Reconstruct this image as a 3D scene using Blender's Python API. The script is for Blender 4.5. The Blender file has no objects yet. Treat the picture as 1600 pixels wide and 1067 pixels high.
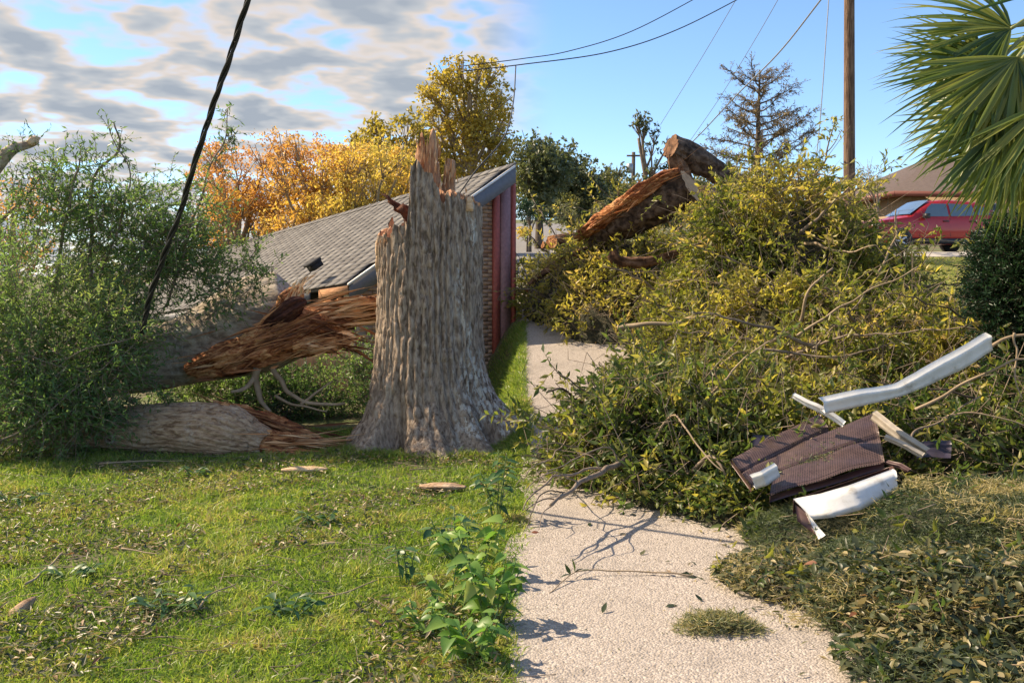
import bpy, math, random
import numpy as np
from mathutils import Vector, Matrix, Quaternion

random.seed(11)
rng = np.random.default_rng(11)
SC = bpy.context.scene
COL = SC.collection
R = math.radians

# ------------------------------------------------------------------ camera
F, HZ, CH = 1500.0, 430.0, 1.85            # focal length and horizon row in photo pixels, eye height
cam_d = bpy.data.cameras.new('camera')
cam = bpy.data.objects.new('camera', cam_d); COL.objects.link(cam)
cam.location = (0, 0, CH); cam.rotation_euler = (R(90), 0, 0)
cam_d.sensor_width = 36.0; cam_d.lens = 36.0 * F / 1600.0
cam_d.shift_y = -(533.5 - HZ) / 1600.0
cam_d.clip_start = 0.05; cam_d.clip_end = 3000
SC.camera = cam

# ------------------------------------------------------------------ sky, sun, exposure
SUN_AZ, SUN_EL = 70.0, 42.0                # degrees left of straight ahead, above the horizon
world = bpy.data.worlds.new('World'); SC.world = world; world.use_nodes = True
wn = world.node_tree; wn.nodes.clear()
def wnode(t, **k):
    n = wn.nodes.new(t)
    for a, v in k.items(): setattr(n, a, v)
    return n
def wmath(op, a, b=None, clamp=False):
    n = wnode('ShaderNodeMath', operation=op); n.use_clamp = clamp
    for i, v in enumerate((a, b)):
        if v is None: continue
        if isinstance(v, (int, float)): n.inputs[i].default_value = v
        else: wn.links.new(v, n.inputs[i])
    return n.outputs[0]
sky = wnode('ShaderNodeTexSky', sky_type='NISHITA'); sky.sun_disc = False
sky.sun_elevation = R(SUN_EL); sky.sun_rotation = R(-SUN_AZ)
sky.air_density = 0.9; sky.dust_density = 0.0; sky.ozone_density = 5.0
bg = wnode('ShaderNodeBackground'); bg.inputs[1].default_value = 0.115
wn.links.new(sky.outputs[0], bg.inputs[0])
tc = wnode('ShaderNodeTexCoord')
sep = wnode('ShaderNodeSeparateXYZ'); wn.links.new(tc.outputs['Generated'], sep.inputs[0])
X_, Y_, Z_ = sep.outputs
zz = wmath('ADD', wmath('MAXIMUM', Z_, 0.0), 0.15)
comb = wnode('ShaderNodeCombineXYZ')
wn.links.new(wmath('DIVIDE', X_, zz), comb.inputs[0]); wn.links.new(wmath('DIVIDE', Y_, zz), comb.inputs[1])
cn = wnode('ShaderNodeTexNoise'); cn.inputs['Scale'].default_value = 4.3; cn.inputs['Detail'].default_value = 3.2
cn.inputs['Roughness'].default_value = 0.5; cn.inputs['Distortion'].default_value = 0.15
wn.links.new(comb.outputs[0], cn.inputs['Vector'])
az = wmath('DIVIDE', X_, wmath('SQRT', wmath('ADD', wmath('MULTIPLY', X_, X_), wmath('MULTIPLY', Y_, Y_))))
mr = wnode('ShaderNodeMapRange', interpolation_type='SMOOTHSTEP')
wn.links.new(az, mr.inputs[0])
mr.inputs[1].default_value = -0.05; mr.inputs[2].default_value = 0.05; mr.inputs[3].default_value = 1; mr.inputs[4].default_value = 0
cov = wnode('ShaderNodeMapRange', interpolation_type='SMOOTHSTEP')
wn.links.new(cn.outputs[0], cov.inputs[0]); cov.inputs[1].default_value = 0.35; cov.inputs[2].default_value = 0.51
cfac = wmath('MULTIPLY', cov.outputs[0], mr.outputs[0], True)
crmp = wnode('ShaderNodeValToRGB'); wn.links.new(cn.outputs[0], crmp.inputs[0])
e = crmp.color_ramp.elements
e[0].position = 0.42; e[0].color = (0.76, 0.71, 0.66, 1)
e[1].position = 0.64; e[1].color = (0.38, 0.43, 0.50, 1)
m_ = e.new(0.49); m_.color = (0.74, 0.66, 0.60, 1)
m_ = e.new(0.55); m_.color = (0.52, 0.55, 0.59, 1)
bgc = wnode('ShaderNodeBackground'); bgc.inputs[1].default_value = 0.54
wn.links.new(crmp.outputs[0], bgc.inputs[0])
mxs = wnode('ShaderNodeMixShader'); wn.links.new(cfac, mxs.inputs[0])
wn.links.new(bg.outputs[0], mxs.inputs[1]); wn.links.new(bgc.outputs[0], mxs.inputs[2])
wo = wnode('ShaderNodeOutputWorld'); wn.links.new(mxs.outputs[0], wo.inputs[0])

sun_d = bpy.data.lights.new('sun', 'SUN'); sun_d.energy = 4.5; sun_d.angle = R(0.5); sun_d.color = (1.0, 0.81, 0.58)
sun = bpy.data.objects.new('sun', sun_d); COL.objects.link(sun); sun.location = (-20, 10, 15)
_sv = Vector((-math.sin(R(SUN_AZ)) * math.cos(R(SUN_EL)), math.cos(R(SUN_AZ)) * math.cos(R(SUN_EL)), math.sin(R(SUN_EL))))
sun.rotation_euler = _sv.to_track_quat('Z', 'Y').to_euler()
SC.view_settings.view_transform = 'Standard'; SC.view_settings.look = 'None'
SC.view_settings.gamma = 1.0; SC.view_settings.exposure = 1.0
SC.view_settings.use_curve_mapping = False

# ------------------------------------------------------------------ helpers
def P(x, y, d):                            # photo pixel at depth d -> point
    return np.array(((x - 800.0) / F * d, d, CH + (HZ - y) / F * d))
def PX(p):                                 # point -> photo pixel
    return 800 + F * p[0] / p[1], HZ - F * (p[2] - CH) / p[1]
def sst(a, b, x):
    t = np.clip((np.asarray(x, float) - a) / (b - a), 0, 1); return t * t * (3 - 2 * t)

def _h(i, j, k, s):
    n = (i.astype(np.int64) * 374761393 + j.astype(np.int64) * 668265263 + k.astype(np.int64) * 2147483647 + s * 1274126177) & 0xffffffff
    n = ((n ^ (n >> 13)) * 1274126177) & 0xffffffff
    n = (n ^ (n >> 16)) & 0xffffffff
    return n / 4294967295.0 * 2 - 1
def noise(p, s=0):
    p = np.asarray(p, float); i = np.floor(p); f = p - i; u = f * f * f * (f * (f * 6 - 15) + 10)
    i = i.astype(np.int64); r = 0
    for a in (0, 1):
        for b in (0, 1):
            for c in (0, 1):
                w = (u[..., 0] if a else 1 - u[..., 0]) * (u[..., 1] if b else 1 - u[..., 1]) * (u[..., 2] if c else 1 - u[..., 2])
                r = r + w * _h(i[..., 0] + a, i[..., 1] + b, i[..., 2] + c, s)
    return r
def fbm(p, o=4, s=0):
    p = np.asarray(p, float); a, t, r = 1.0, 0.0, 0
    for q in range(o):
        r = r + a * noise(p * (2.03 ** q) + q * 7.3, s + q); t += a; a *= 0.5
    return r / t
def unit(v):
    v = np.asarray(v, float); return v / (np.linalg.norm(v, axis=-1, keepdims=True) + 1e-9)
def rdir(n):
    return unit(rng.normal(size=(n, 3)))

WL = {}
def wloc(o): return WL[o.name] if o is not None else np.zeros(3)
def _link(o, parent, loc):
    COL.objects.link(o); WL[o.name] = np.array(loc, float)
    if parent is not None: o.parent = parent
    o.location = np.array(loc, float) - wloc(parent)
def thing(name, label, cat, loc, group=None, kind=None):
    o = bpy.data.objects.new(name, None); o.empty_display_size = 0.1; _link(o, None, loc); return tag(o, label, cat, group, kind)
def tag(o, label=None, cat=None, group=None, kind=None):
    for k, v in (('label', label), ('category', cat), ('group', group), ('kind', kind)):
        if v: o[k] = v
    return o

class MB:
    """collects triangles and quads into one mesh"""
    def __init__(s): s.v = []; s.q = []; s.t = []; s.n = 0; s.a = []
    def add(s, V, Q=None, T=None, tint=0.5):
        V = np.asarray(V, float).reshape(-1, 3)
        if Q is not None and len(Q): s.q.append(np.asarray(Q, int).reshape(-1, 4) + s.n)
        if T is not None and len(T): s.t.append(np.asarray(T, int).reshape(-1, 3) + s.n)
        s.v.append(V); s.n += len(V)
        s.a.append(np.broadcast_to(np.asarray(tint, float), (len(V),)))
        return s
    def box(s, c, h, ax=None, tint=0.5):
        ax = np.eye(3) if ax is None else np.asarray(ax, float)
        sg = np.array([[i, j, k] for i in (-1, 1) for j in (-1, 1) for k in (-1, 1)], float)
        V = np.asarray(c, float) + (sg * np.asarray(h, float)) @ ax
        return s.add(V, [[0, 1, 3, 2], [4, 6, 7, 5], [0, 4, 5, 1], [2, 3, 7, 6], [0, 2, 6, 4], [1, 5, 7, 3]], tint=tint)
    def tube(s, pts, rad, seg=8, cap=True, tint=0.5):
        V, Q, T = tube(pts, rad, seg, cap); return s.add(V, Q, T, tint)
    def build(s, name, mat, parent=None, smooth=False, loc=None):
        V = np.concatenate(s.v); q = np.concatenate(s.q) if s.q else np.zeros((0, 4), int)
        t = np.concatenate(s.t) if s.t else np.zeros((0, 3), int)
        if loc is None:
            lo, hi = V.min(0), V.max(0); loc = np.array([(lo[0] + hi[0]) / 2, (lo[1] + hi[1]) / 2, lo[2]])
        me = mesh_data(name, V - loc, q, t, np.concatenate(s.a), mat, smooth)
        o = bpy.data.objects.new(name, me); _link(o, parent, loc); return o

def mesh_data(name, V, q, t, tint, mat, smooth):
    me = bpy.data.meshes.new(name)
    me.vertices.add(len(V)); me.vertices.foreach_set('co', np.ascontiguousarray(V, np.float32).ravel())
    nl = q.size + t.size; me.loops.add(nl)
    me.loops.foreach_set('vertex_index', np.concatenate([q.ravel(), t.ravel()]).astype(np.int32))
    me.polygons.add(len(q) + len(t))
    me.polygons.foreach_set('loop_start', np.concatenate([np.arange(len(q)) * 4, q.size + np.arange(len(t)) * 3]).astype(np.int32))
    if smooth: me.polygons.foreach_set('use_smooth', np.ones(len(q) + len(t), bool))
    if tint is not None:
        at = me.attributes.new('tint', 'FLOAT', 'POINT'); at.data.foreach_set('value', np.ascontiguousarray(tint, np.float32))
    me.update(calc_edges=True); me.materials.append(mat); return me

def frames(pts):
    pts = np.asarray(pts, float); tg = np.gradient(pts, axis=0) if len(pts) > 2 else np.repeat((pts[1] - pts[0])[None], 2, 0)
    tg = unit(tg); up = np.array([0, 0, 1.0]) if abs(tg[0][2]) < 0.8 else np.array([0, 1.0, 0])
    A = []; a = unit(np.cross(up, tg[0]))
    for t_ in tg:
        a = unit(a - t_ * np.dot(a, t_)); A.append(a)
    A = np.array(A); return tg, A, np.cross(tg, A)
def tube(pts, rad, seg=8, cap=True):
    pts = np.asarray(pts, float); n = len(pts); rad = np.broadcast_to(np.asarray(rad, float), (n,))
    _, A, B = frames(pts); th = np.arange(seg) / seg * 2 * np.pi
    V = pts[:, None] + rad[:, None, None] * (np.cos(th)[None, :, None] * A[:, None] + np.sin(th)[None, :, None] * B[:, None])
    V = V.reshape(-1, 3); i = np.arange(n - 1)[:, None] * seg; j = np.arange(seg)[None]; k = (j + 1) % seg
    Q = np.stack([i + j, i + k, i + seg + k, i + seg + j], -1).reshape(-1, 4); T = []
    if cap:
        V = np.concatenate([V, pts[[0]], pts[[-1]]]); a, b = n * seg, n * seg + 1
        T = [[a, (x + 1) % seg, x] for x in range(seg)] + [[b, (n - 1) * seg + x, (n - 1) * seg + (x + 1) % seg] for x in range(seg)]
    return V, Q, T
def curve(pts, n=16):                      # Catmull-Rom through the points
    p = np.asarray(pts, float); p = np.concatenate([[2 * p[0] - p[1]], p, [2 * p[-1] - p[-2]]]); out = []
    m = len(p) - 3
    for u in np.linspace(0, m - 1e-6, n):
        i = int(u); t_ = u - i; a, b, c, d = p[i:i + 4]
        out.append(0.5 * (2 * b + (c - a) * t_ + (2 * a - 5 * b + 4 * c - d) * t_ ** 2 + (3 * b - a - 3 * c + d) * t_ ** 3))
    return np.array(out)
def wob(pts, amp, s=0, fr=2.0):
    pts = np.asarray(pts, float); u = np.linspace(0, 1, len(pts))[:, None]
    return pts + amp * np.stack([noise(pts * fr + 3.1 * k, s + k) for k in range(3)], -1) * np.minimum(1, u * 4)

def leaves(mb, pos, dr, L, W, tint, fold=0.25, nrm=None, six=False):
    n = len(pos); dr = unit(dr); L = np.broadcast_to(L, (n,))[:, None]; W = np.broadcast_to(W, (n,))[:, None]
    nr = rdir(n) if nrm is None else nrm + 0.55 * rdir(n)
    sd = unit(np.cross(dr, nr)); nn = np.cross(sd, dr)
    if not six:
        V = np.stack([pos, pos + dr * L * .45 + sd * W * .5 + nn * W * fold, pos + dr * L - nn * L * .08, pos + dr * L * .45 - sd * W * .5 + nn * W * fold], 1)
        i = np.arange(n)[:, None] * 4; T = np.concatenate([i + [0, 1, 2], i + [0, 2, 3]])
        mb.add(V.reshape(-1, 3), None, T, np.repeat(tint, 4))
    else:
        m = pos + dr * L * .5 + nn * L * .03; tp = pos + dr * L - nn * L * .14
        V = np.stack([pos, pos + dr * L * .28 + sd * W * .46 + nn * W * fold, pos + dr * L * .66 + sd * W * .38 + nn * W * fold * .6, tp,
                      pos + dr * L * .66 - sd * W * .38 + nn * W * fold * .6, pos + dr * L * .28 - sd * W * .46 + nn * W * fold, m], 1)
        i = np.arange(n)[:, None] * 7
        T = np.concatenate([i + a for a in ([0, 1, 6], [1, 2, 6], [2, 3, 6], [3, 4, 6], [4, 5, 6], [5, 0, 6])])
        mb.add(V.reshape(-1, 3), None, T, np.repeat(tint, 7))
def sticks(mb, a, b, ra, rb, tint=0.5):     # many thin three-sided twigs
    n = len(a); d = unit(b - a); s = unit(np.cross(d, rdir(n))); t_ = np.cross(d, s)
    V = []
    for p, r in ((a, ra), (b, rb)):
        r = np.broadcast_to(r, (n,))[:, None]
        for k in range(3):
            an = k * 2.0944; V.append(p + r * (math.cos(an) * s + math.sin(an) * t_))
    V = np.stack(V, 1); i = np.arange(n)[:, None] * 6
    Q = np.concatenate([i + [0, 1, 4, 3], i + [1, 2, 5, 4], i + [2, 0, 3, 5]])
    mb.add(V.reshape(-1, 3), Q, None, tint)
def twigs(lm, sm, p0, dr, ln, k, L, W, tint, spread=0.9, droop=0.25, six=False, tw=0.004, start=0.1):
    """leafy twigs: p0 start, dr direction, ln length, k leaves each"""
    n = len(p0); dr = unit(dr); ln = np.broadcast_to(ln, (n,))
    end = p0 + dr * ln[:, None]; end[:, 2] -= droop * ln * 0.5
    mid = p0 + dr * ln[:, None] * .5
    if sm is not None:
        sticks(sm, p0, mid, tw, tw * .8); sticks(sm, mid, end, tw * .8, tw * .4)
    u = np.linspace(start, 1.0, k)[None, :, None] + rng.uniform(-.04, .04, (n, k, 1))
    pos = np.where(u < .5, p0[:, None] + (mid - p0)[:, None] * u * 2, mid[:, None] + (end - mid)[:, None] * (u * 2 - 1))
    d = dr[:, None] * rng.uniform(.35, 1.0, (n, k, 1)) + spread * rng.normal(size=(n, k, 3)) * .75
    d[..., 2] -= droop * .6
    tt = np.clip(np.repeat(np.asarray(tint, float), k) + rng.normal(0, .09, n * k), 0, 1)
    sc = rng.uniform(.5, 1.3, n * k)
    leaves(lm, pos.reshape(-1, 3), d.reshape(-1, 3), L * sc, W * sc, tt, six=six)

# ------------------------------------------------------------------ materials
class NT:
    def __init__(s, name):
        s.m = bpy.data.materials.new(name); s.m.use_nodes = True; s.t = s.m.node_tree; s.b = s.t.nodes['Principled BSDF']; s.o = s.t.nodes['Material Output']
    def n(s, t, **k):
        x = s.t.nodes.new(t)
        for a, v in k.items(): setattr(x, a, v)
        return x
    def l(s, a, b): s.t.links.new(a, b)
    def coord(s, st=(1, 1, 1), kind='Object'):
        c = s.n('ShaderNodeTexCoord'); mp = s.n('ShaderNodeMapping'); mp.inputs['Scale'].default_value = st
        s.l(c.outputs[kind], mp.inputs[0]); return mp.outputs[0]
    def noise(s, vec, scale, det=4, rough=.55, dist=0):
        x = s.n('ShaderNodeTexNoise'); s.l(vec, x.inputs['Vector']); x.inputs['Scale'].default_value = scale
        x.inputs['Detail'].default_value = det; x.inputs['Roughness'].default_value = rough; x.inputs['Distortion'].default_value = dist; return x.outputs[0]
    def ramp(s, v, stops):
        x = s.n('ShaderNodeValToRGB'); s.l(v, x.inputs[0]); e = x.color_ramp.elements
        while len(e) < len(stops): e.new(0.5)
        for q, (p, c) in enumerate(stops): e[q].position = p; e[q].color = (*c, 1)
        return x.outputs[0]
    def mix(s, f, a, b, bt='MIX'):
        x = s.n('ShaderNodeMix', data_type='RGBA', blend_type=bt)
        for i, v in ((0, f), (6, a), (7, b)):
            if isinstance(v, (int, float)): x.inputs[i].default_value = v
            elif isinstance(v, tuple): x.inputs[i].default_value = (*v, 1)
            else: s.l(v, x.inputs[i])
        return x.outputs[2]
    def math(s, op, a, b=0.0, clamp=False):
        x = s.n('ShaderNodeMath', operation=op); x.use_clamp = clamp
        for i, v in enumerate((a, b)):
            if isinstance(v, (int, float)): x.inputs[i].default_value = v
            else: s.l(v, x.inputs[i])
        return x.outputs[0]
    def bump(s, h, st=.4, dist=.02):
        x = s.n('ShaderNodeBump'); x.inputs['Strength'].default_value = st; x.inputs['Distance'].default_value = dist
        s.l(h, x.inputs['Height']); s.l(x.outputs[0], s.b.inputs['Normal'])
    def tint(s):
        a = s.n('ShaderNodeAttribute', attribute_name='tint'); o = s.n('ShaderNodeObjectInfo')
        return s.math('FRACT', s.math('ADD', a.outputs['Fac'], s.math('MULTIPLY', o.outputs['Random'], .999)))
def mat_var(name, stops, scale=6, st=(1, 1, 1), rough=.85, bump=.3, bd=.01, det=5, metal=0, bscale=None, dist=0):
    t = NT(name); v = t.coord(st); n = t.noise(v, scale, det, .6, dist); t.l(t.ramp(n, stops), t.b.inputs['Base Color'])
    t.b.inputs['Roughness'].default_value = rough; t.b.inputs['Metallic'].default_value = metal
    if bump: t.bump(t.noise(v, bscale or scale * 2.5, 5, .65), bump, bd)
    return t.m
def mat_leaf(name, stops, trans=.38, rough=.42, rnd=False, gain=1.25):
    t = NT(name)
    if rnd: v = t.tint()
    else: v = t.n('ShaderNodeAttribute', attribute_name='tint').outputs['Fac']
    c = t.ramp(v, stops); t.l(c, t.b.inputs['Base Color']); t.b.inputs['Roughness'].default_value = rough
    t.b.inputs['Specular IOR Level'].default_value = .45
    tr = t.n('ShaderNodeBsdfTranslucent'); t.l(t.mix(1.0, c, (gain, gain * 1.02, gain * .55), 'MULTIPLY'), tr.inputs[0])
    mx = t.n('ShaderNodeMixShader'); mx.inputs[0].default_value = trans
    t.l(t.b.outputs[0], mx.inputs[1]); t.l(tr.outputs[0], mx.inputs[2]); t.l(mx.outputs[0], t.o.inputs[0]); return t.m
def mat_bark(name, dark, mid, light, st, sc=9, lichen=0.0, lmask=None):
    t = NT(name); v = t.coord(st); n = t.noise(v, sc, 6, .62, .4)
    c = t.ramp(n, [(.38, dark), (.5, mid), (.63, light)])
    big = t.noise(t.coord(), 2.2, 3); c = t.mix(t.ramp(big, [(.4, (0, 0, 0)), (.75, (.35, .35, .35))]), c, light)
    if lichen:
        ln = t.noise(t.coord((1.6, 1.6, .6)), 15, 5, .7); lm = t.noise(t.coord((1.3, 1.3, .3)), 3.0, 2)
        f = t.math('MULTIPLY', t.ramp(ln, [(.50, (0, 0, 0)), (.56, (1, 1, 1))]), t.ramp(lm, [(.46, (0, 0, 0)), (.56, (1, 1, 1))]))
        if lmask is not None:
            sx = t.n('ShaderNodeSeparateXYZ'); t.l(t.coord(), sx.inputs[0])
            f = t.math('MULTIPLY', f, t.ramp(sx.outputs[0], [(lmask, (0, 0, 0)), (lmask + .2, (1, 1, 1))]))
        c = t.mix(t.math('MULTIPLY', f, lichen), c, (.66, .64, .58))
    t.l(c, t.b.inputs['Base Color']); t.b.inputs['Roughness'].default_value = .93
    t.b.inputs['Specular IOR Level'].default_value = .2
    t.bump(n, 1.0, .035); return t.m
def mat_torn(name, st, stops, sc=8):
    t = NT(name); v = t.coord(st); n = t.noise(v, sc, 6, .6, .8); b = t.noise(t.coord(), 3.5, 4, .6)
    t.l(t.ramp(t.math('ADD', t.math('MULTIPLY', n, .55), t.math('MULTIPLY', b, .45)), stops), t.b.inputs['Base Color'])
    t.b.inputs['Roughness'].default_value = .8; t.b.inputs['Specular IOR Level'].default_value = .25; t.bump(n, .9, .03); return t.m
def mat_plain(name, c, rough=.5, metal=0, var=.12, sc=20, bump=.05, coat=0):
    t = NT(name); n = t.noise(t.coord(), sc, 4)
    t.l(t.ramp(n, [(.3, tuple(x * (1 - var) for x in c)), (.7, tuple(min(1, x * (1 + var)) for x in c))]), t.b.inputs['Base Color'])
    t.b.inputs['Roughness'].default_value = rough; t.b.inputs['Metallic'].default_value = metal
    if coat: t.b.inputs['Coat Weight'].default_value = coat; t.b.inputs['Coat Roughness'].default_value = .06
    if bump: t.bump(n, bump, .005)
    return t.m

OAK = mat_bark('oak_bark', (.12, .085, .06), (.30, .23, .175), (.46, .375, .295), (2.6, 2.6, .8), 11, .95, .0)
LOGB = mat_bark('log_bark', (.20, .12, .07), (.42, .28, .175), (.56, .41, .27), (1.0, 3, 3), 9, .2)
SMOOTHB = mat_bark('smooth_bark', (.16, .13, .10), (.32, .265, .205), (.46, .40, .32), (1.2, 2.5, 2.5), 5, .3)
TWIG = mat_var('twig_bark', [(.3, (.13, .095, .07)), (.7, (.30, .24, .18))], 14, bump=.2)
TWIGD = mat_var('dark_twig_bark', [(.3, (.05, .038, .03)), (.7, (.13, .10, .075))], 10, bump=.2)
GOLDB = mat_var('pale_limb_bark', [(.3, (.22, .16, .10)), (.7, (.42, .33, .22))], 4, bump=.2)
TORN = mat_torn('torn_wood', (1.0, 3.5, 3.5), [(.36, (.045, .018, .011)), (.44, (.20, .07, .03)), (.50, (.46, .20, .08)), (.57, (.68, .38, .17)), (.66, (.80, .56, .32))])
TORNR = mat_torn('red_rotten_wood', (1.0, 3.5, 3.5), [(.34, (.04, .014, .01)), (.44, (.20, .065, .03)), (.51, (.46, .18, .07)), (.60, (.72, .42, .20))])
SPLIT = mat_torn('fresh_split_wood', (5, 5, .5), [(.30, (.27, .13, .07)), (.5, (.50, .27, .155)), (.68, (.66, .42, .27))], 6)
PALEW = mat_torn('pale_chip_wood', (1, 5, 5), [(.3, (.52, .32, .17)), (.6, (.78, .58, .38))], 6)
DARKR = mat_torn('dark_heartwood', (1.5, 4, 4), [(.3, (.02, .01, .008)), (.5, (.085, .032, .022)), (.7, (.26, .11, .06))], 6)
SAWN = mat_torn('sawn_wood', (2, 2, 2), [(.3, (.34, .18, .09)), (.6, (.60, .38, .21))], 5)

LEAF_L = mat_leaf('willowy_oak_leaf', [(0, (.06, .115, .045)), (.4, (.12, .21, .075)), (.75, (.20, .285, .105)), (1, (.29, .32, .14))], .48, gain=1.6)
LEAF_P = mat_leaf('brush_leaf', [(0, (.04, .066, .022)), (.3, (.12, .145, .032)), (.6, (.27, .255, .06)), (.86, (.44, .37, .09)), (1, (.46, .34, .16))], .5, gain=1.75)
LEAF_D = mat_leaf('dark_brush_leaf', [(0, (.035, .066, .026)), (.4, (.085, .13, .04)), (.7, (.21, .215, .055)), (1, (.42, .36, .10))], .48, gain=1.7)
LEAF_A = mat_leaf('sun_gilded_autumn_leaf', [(0, (.50, .25, .11)), (.35, (.58, .33, .11)), (.65, (.62, .43, .12)), (1, (.52, .43, .13))], .5, gain=1.5)  # autumn hues saturated further to hold golden front sunlight
LEAF_Y = mat_leaf('yellow_green_leaf', [(0, (.22, .20, .05)), (.45, (.40, .32, .07)), (1, (.60, .44, .10))], .5, gain=1.5)  # pushed towards gold, with the sunlit glow put into the colour
LEAF_F = mat_leaf('far_tree_leaf', [(0, (.06, .08, .045)), (.5, (.125, .145, .075)), (1, (.24, .23, .12))], .4, gain=1.4)  # lightened leaf colour stands in for haze on the distant trees
LEAF_C = mat_leaf('cypress_needle', [(0, (.11, .08, .06)), (.5, (.20, .145, .09)), (1, (.30, .23, .13))], .4)
LEAF_E = mat_leaf('evergreen_needle', [(0, (.016, .045, .026)), (.6, (.036, .085, .04)), (1, (.08, .13, .05))], .25)
LEAF_W = mat_leaf('weed_leaf', [(0, (.07, .17, .042)), (.4, (.15, .29, .06)), (.8, (.26, .39, .085)), (1, (.38, .41, .11))], .45, rnd=True, gain=1.5)
LEAF_WD = mat_leaf('dark_weed_leaf', [(0, (.03, .085, .032)), (.6, (.06, .14, .045)), (1, (.11, .20, .065))], .3, rnd=True)
LEAF_G = mat_leaf('litter_leaf', [(0, (.030, .048, .026)), (.35, (.075, .092, .042)), (.6, (.17, .16, .075)), (.8, (.33, .27, .14)), (.92, (.42, .33, .20)), (1, (.22, .085, .045))], .25, rnd=True)
STRAW = mat_leaf('dry_clipping', [(0, (.075, .105, .055)), (.45, (.15, .19, .10)), (.75, (.29, .29, .15)), (1, (.55, .45, .23))], .35)
GRASS = mat_leaf('grass_blade', [(0, (.08, .16, .03)), (.4, (.18, .28, .052)), (.72, (.30, .37, .08)), (.9, (.42, .40, .15)), (1, (.42, .33, .19))], .45, gain=1.45)
PALML = mat_leaf('palm_leaflet', [(0, (.05, .10, .034)), (.5, (.14, .20, .045)), (1, (.32, .33, .08))], .45, .35, rnd=True, gain=1.5)

# ------------------------------------------------------------------ ground
def gr(d):
    d = np.asarray(d, float)
    return np.interp(d, [0, 9.2, 9.8, 15, 30, 36, 110, 2000], [0, 0, .06, .99, 2.55, 2.63, 8.2, 8.2])
def gz(x, d):
    x = np.asarray(x, float); d = np.asarray(d, float)
    w = sst(14.5, 18.5, d); lo = (-.02 * (1 - w) - .13 * w) * d; hi = (.012 * (1 - w) + .004 * w) * d
    t_ = np.clip((x - lo) / (hi - lo), 0, 1); t_ = t_ * t_ * (3 - 2 * t_)
    base = .018 * fbm(np.stack([x * .9, d * .9, x * 0], -1), 3, 5) * (1 - t_)
    return gr(d) * t_ + base
def gp(x, y):                              # photo pixel of a ground point -> point
    lo, hi = 2.5, 90.0
    for _ in range(40):
        m = (lo + hi) / 2; p = P(x, y, m)
        if p[2] > gz(p[0], m): lo = m
        else: hi = m
    return P(x, y, lo)
def sheet(name, xs, ds, dz, mat, kind='structure', f=None):
    Xg, Dg = np.meshgrid(np.asarray(xs, float), np.asarray(ds, float))
    if f is not None: Xg = f(Xg, Dg)
    V = np.stack([Xg, Dg, gz(Xg, Dg) + dz], -1).reshape(-1, 3); nx, nd = Xg.shape[1], Xg.shape[0]
    i = np.arange(nd - 1)[:, None] * nx + np.arange(nx - 1)[None]
    Q = np.stack([i, i + 1, i + nx + 1, i + nx], -1).reshape(-1, 4)
    o = MB().add(V, Q).build(name, mat, smooth=True, loc=np.zeros(3)); o['kind'] = kind; return o

t = NT('soil_and_turf'); v = t.coord(); n1 = t.noise(v, 1.3, 5); n2 = t.noise(v, 14, 5, .7)
c = t.ramp(n2, [(.3, (.05, .065, .02)), (.5, (.115, .145, .036)), (.7, (.19, .185, .07))])
c = t.mix(t.ramp(n1, [(.45, (0, 0, 0)), (.62, (1, 1, 1))]), c, t.ramp(n2, [(.3, (.085, .06, .038)), (.7, (.20, .155, .10))]))
t.l(c, t.b.inputs['Base Color']); t.b.inputs['Roughness'].default_value = .95; t.bump(n2, .8, .04); SOIL = t.m
xs = np.concatenate([[-900, -400, -160, -80, -40, -24, -16], np.arange(-12, 12.01, .12), [13, 15, 18, 22, 28, 36, 50, 90, 200, 500, 900]])
ds = np.concatenate([[-300, -60, -15, -4, 0], np.arange(2, 22, .2), np.arange(22, 60, 1.0), [65, 75, 90, 110, 150, 250, 500, 1500]])
sheet('ground', xs, ds, 0, SOIL)

t = NT('exposed_aggregate'); v = t.coord()
vo = t.n('ShaderNodeTexVoronoi'); vo.inputs['Scale'].default_value = 80; t.l(v, vo.inputs['Vector'])
peb = t.ramp(vo.outputs['Color'], [(.1, (.20, .165, .14)), (.5, (.40, .35, .305)), (.85, (.60, .535, .475))])
n1 = t.noise(v, 1.1, 5, .6); n2 = t.noise(v, 60, 3, .6)
c = t.mix(t.ramp(n1, [(.35, (0, 0, 0)), (.7, (.55, .55, .55))]), peb, (.34, .295, .25))
c = t.mix(.35, c, t.ramp(n2, [(.3, (.20, .175, .15)), (.7, (.54, .48, .42))]))
sp = t.noise(v, 1.9, 6, .72); c = t.mix(t.ramp(sp, [(.52, (0, 0, 0)), (.72, (.62, .62, .62))]), c, (.17, .155, .14))
t.l(c, t.b.inputs['Base Color']); t.b.inputs['Roughness'].default_value = .9
hgt = t.math('ADD', t.math('MULTIPLY', vo.outputs['Distance'], -.7), t.math('MULTIPLY', n2, .5)); t.bump(hgt, .75, .012); CONC = t.m
ASPH = mat_var('street_asphalt', [(.3, (.16, .155, .15)), (.7, (.25, .24, .23))], 3, bump=.15)
def drv_edge(Xg, Dg):                      # slightly ragged edge against the lawn
    k_ = np.clip(1 - Xg / .6, 0, 1); e_ = .09 * fbm(np.stack([Dg * 1.4, Dg * 0, Dg * 0], -1), 3, 9) + .16 * sst(5.5, 9, Dg) - .04; return Xg + e_ * k_
sheet('driveway', np.linspace(.0, 5.2, 60), np.arange(1.5, 22.05, .2), .012, CONC, f=drv_edge)
sheet('street', np.linspace(.15, 3.6, 12), np.arange(22.2, 90, 1.0), .02, ASPH, f=lambda a, b: a * (1 + (b - 22) * .012) - (b - 22) * .004)
PALEC = mat_var('pale_concrete', [(.3, (.38, .35, .30)), (.7, (.52, .48, .42))], 2, bump=.1)
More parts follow.
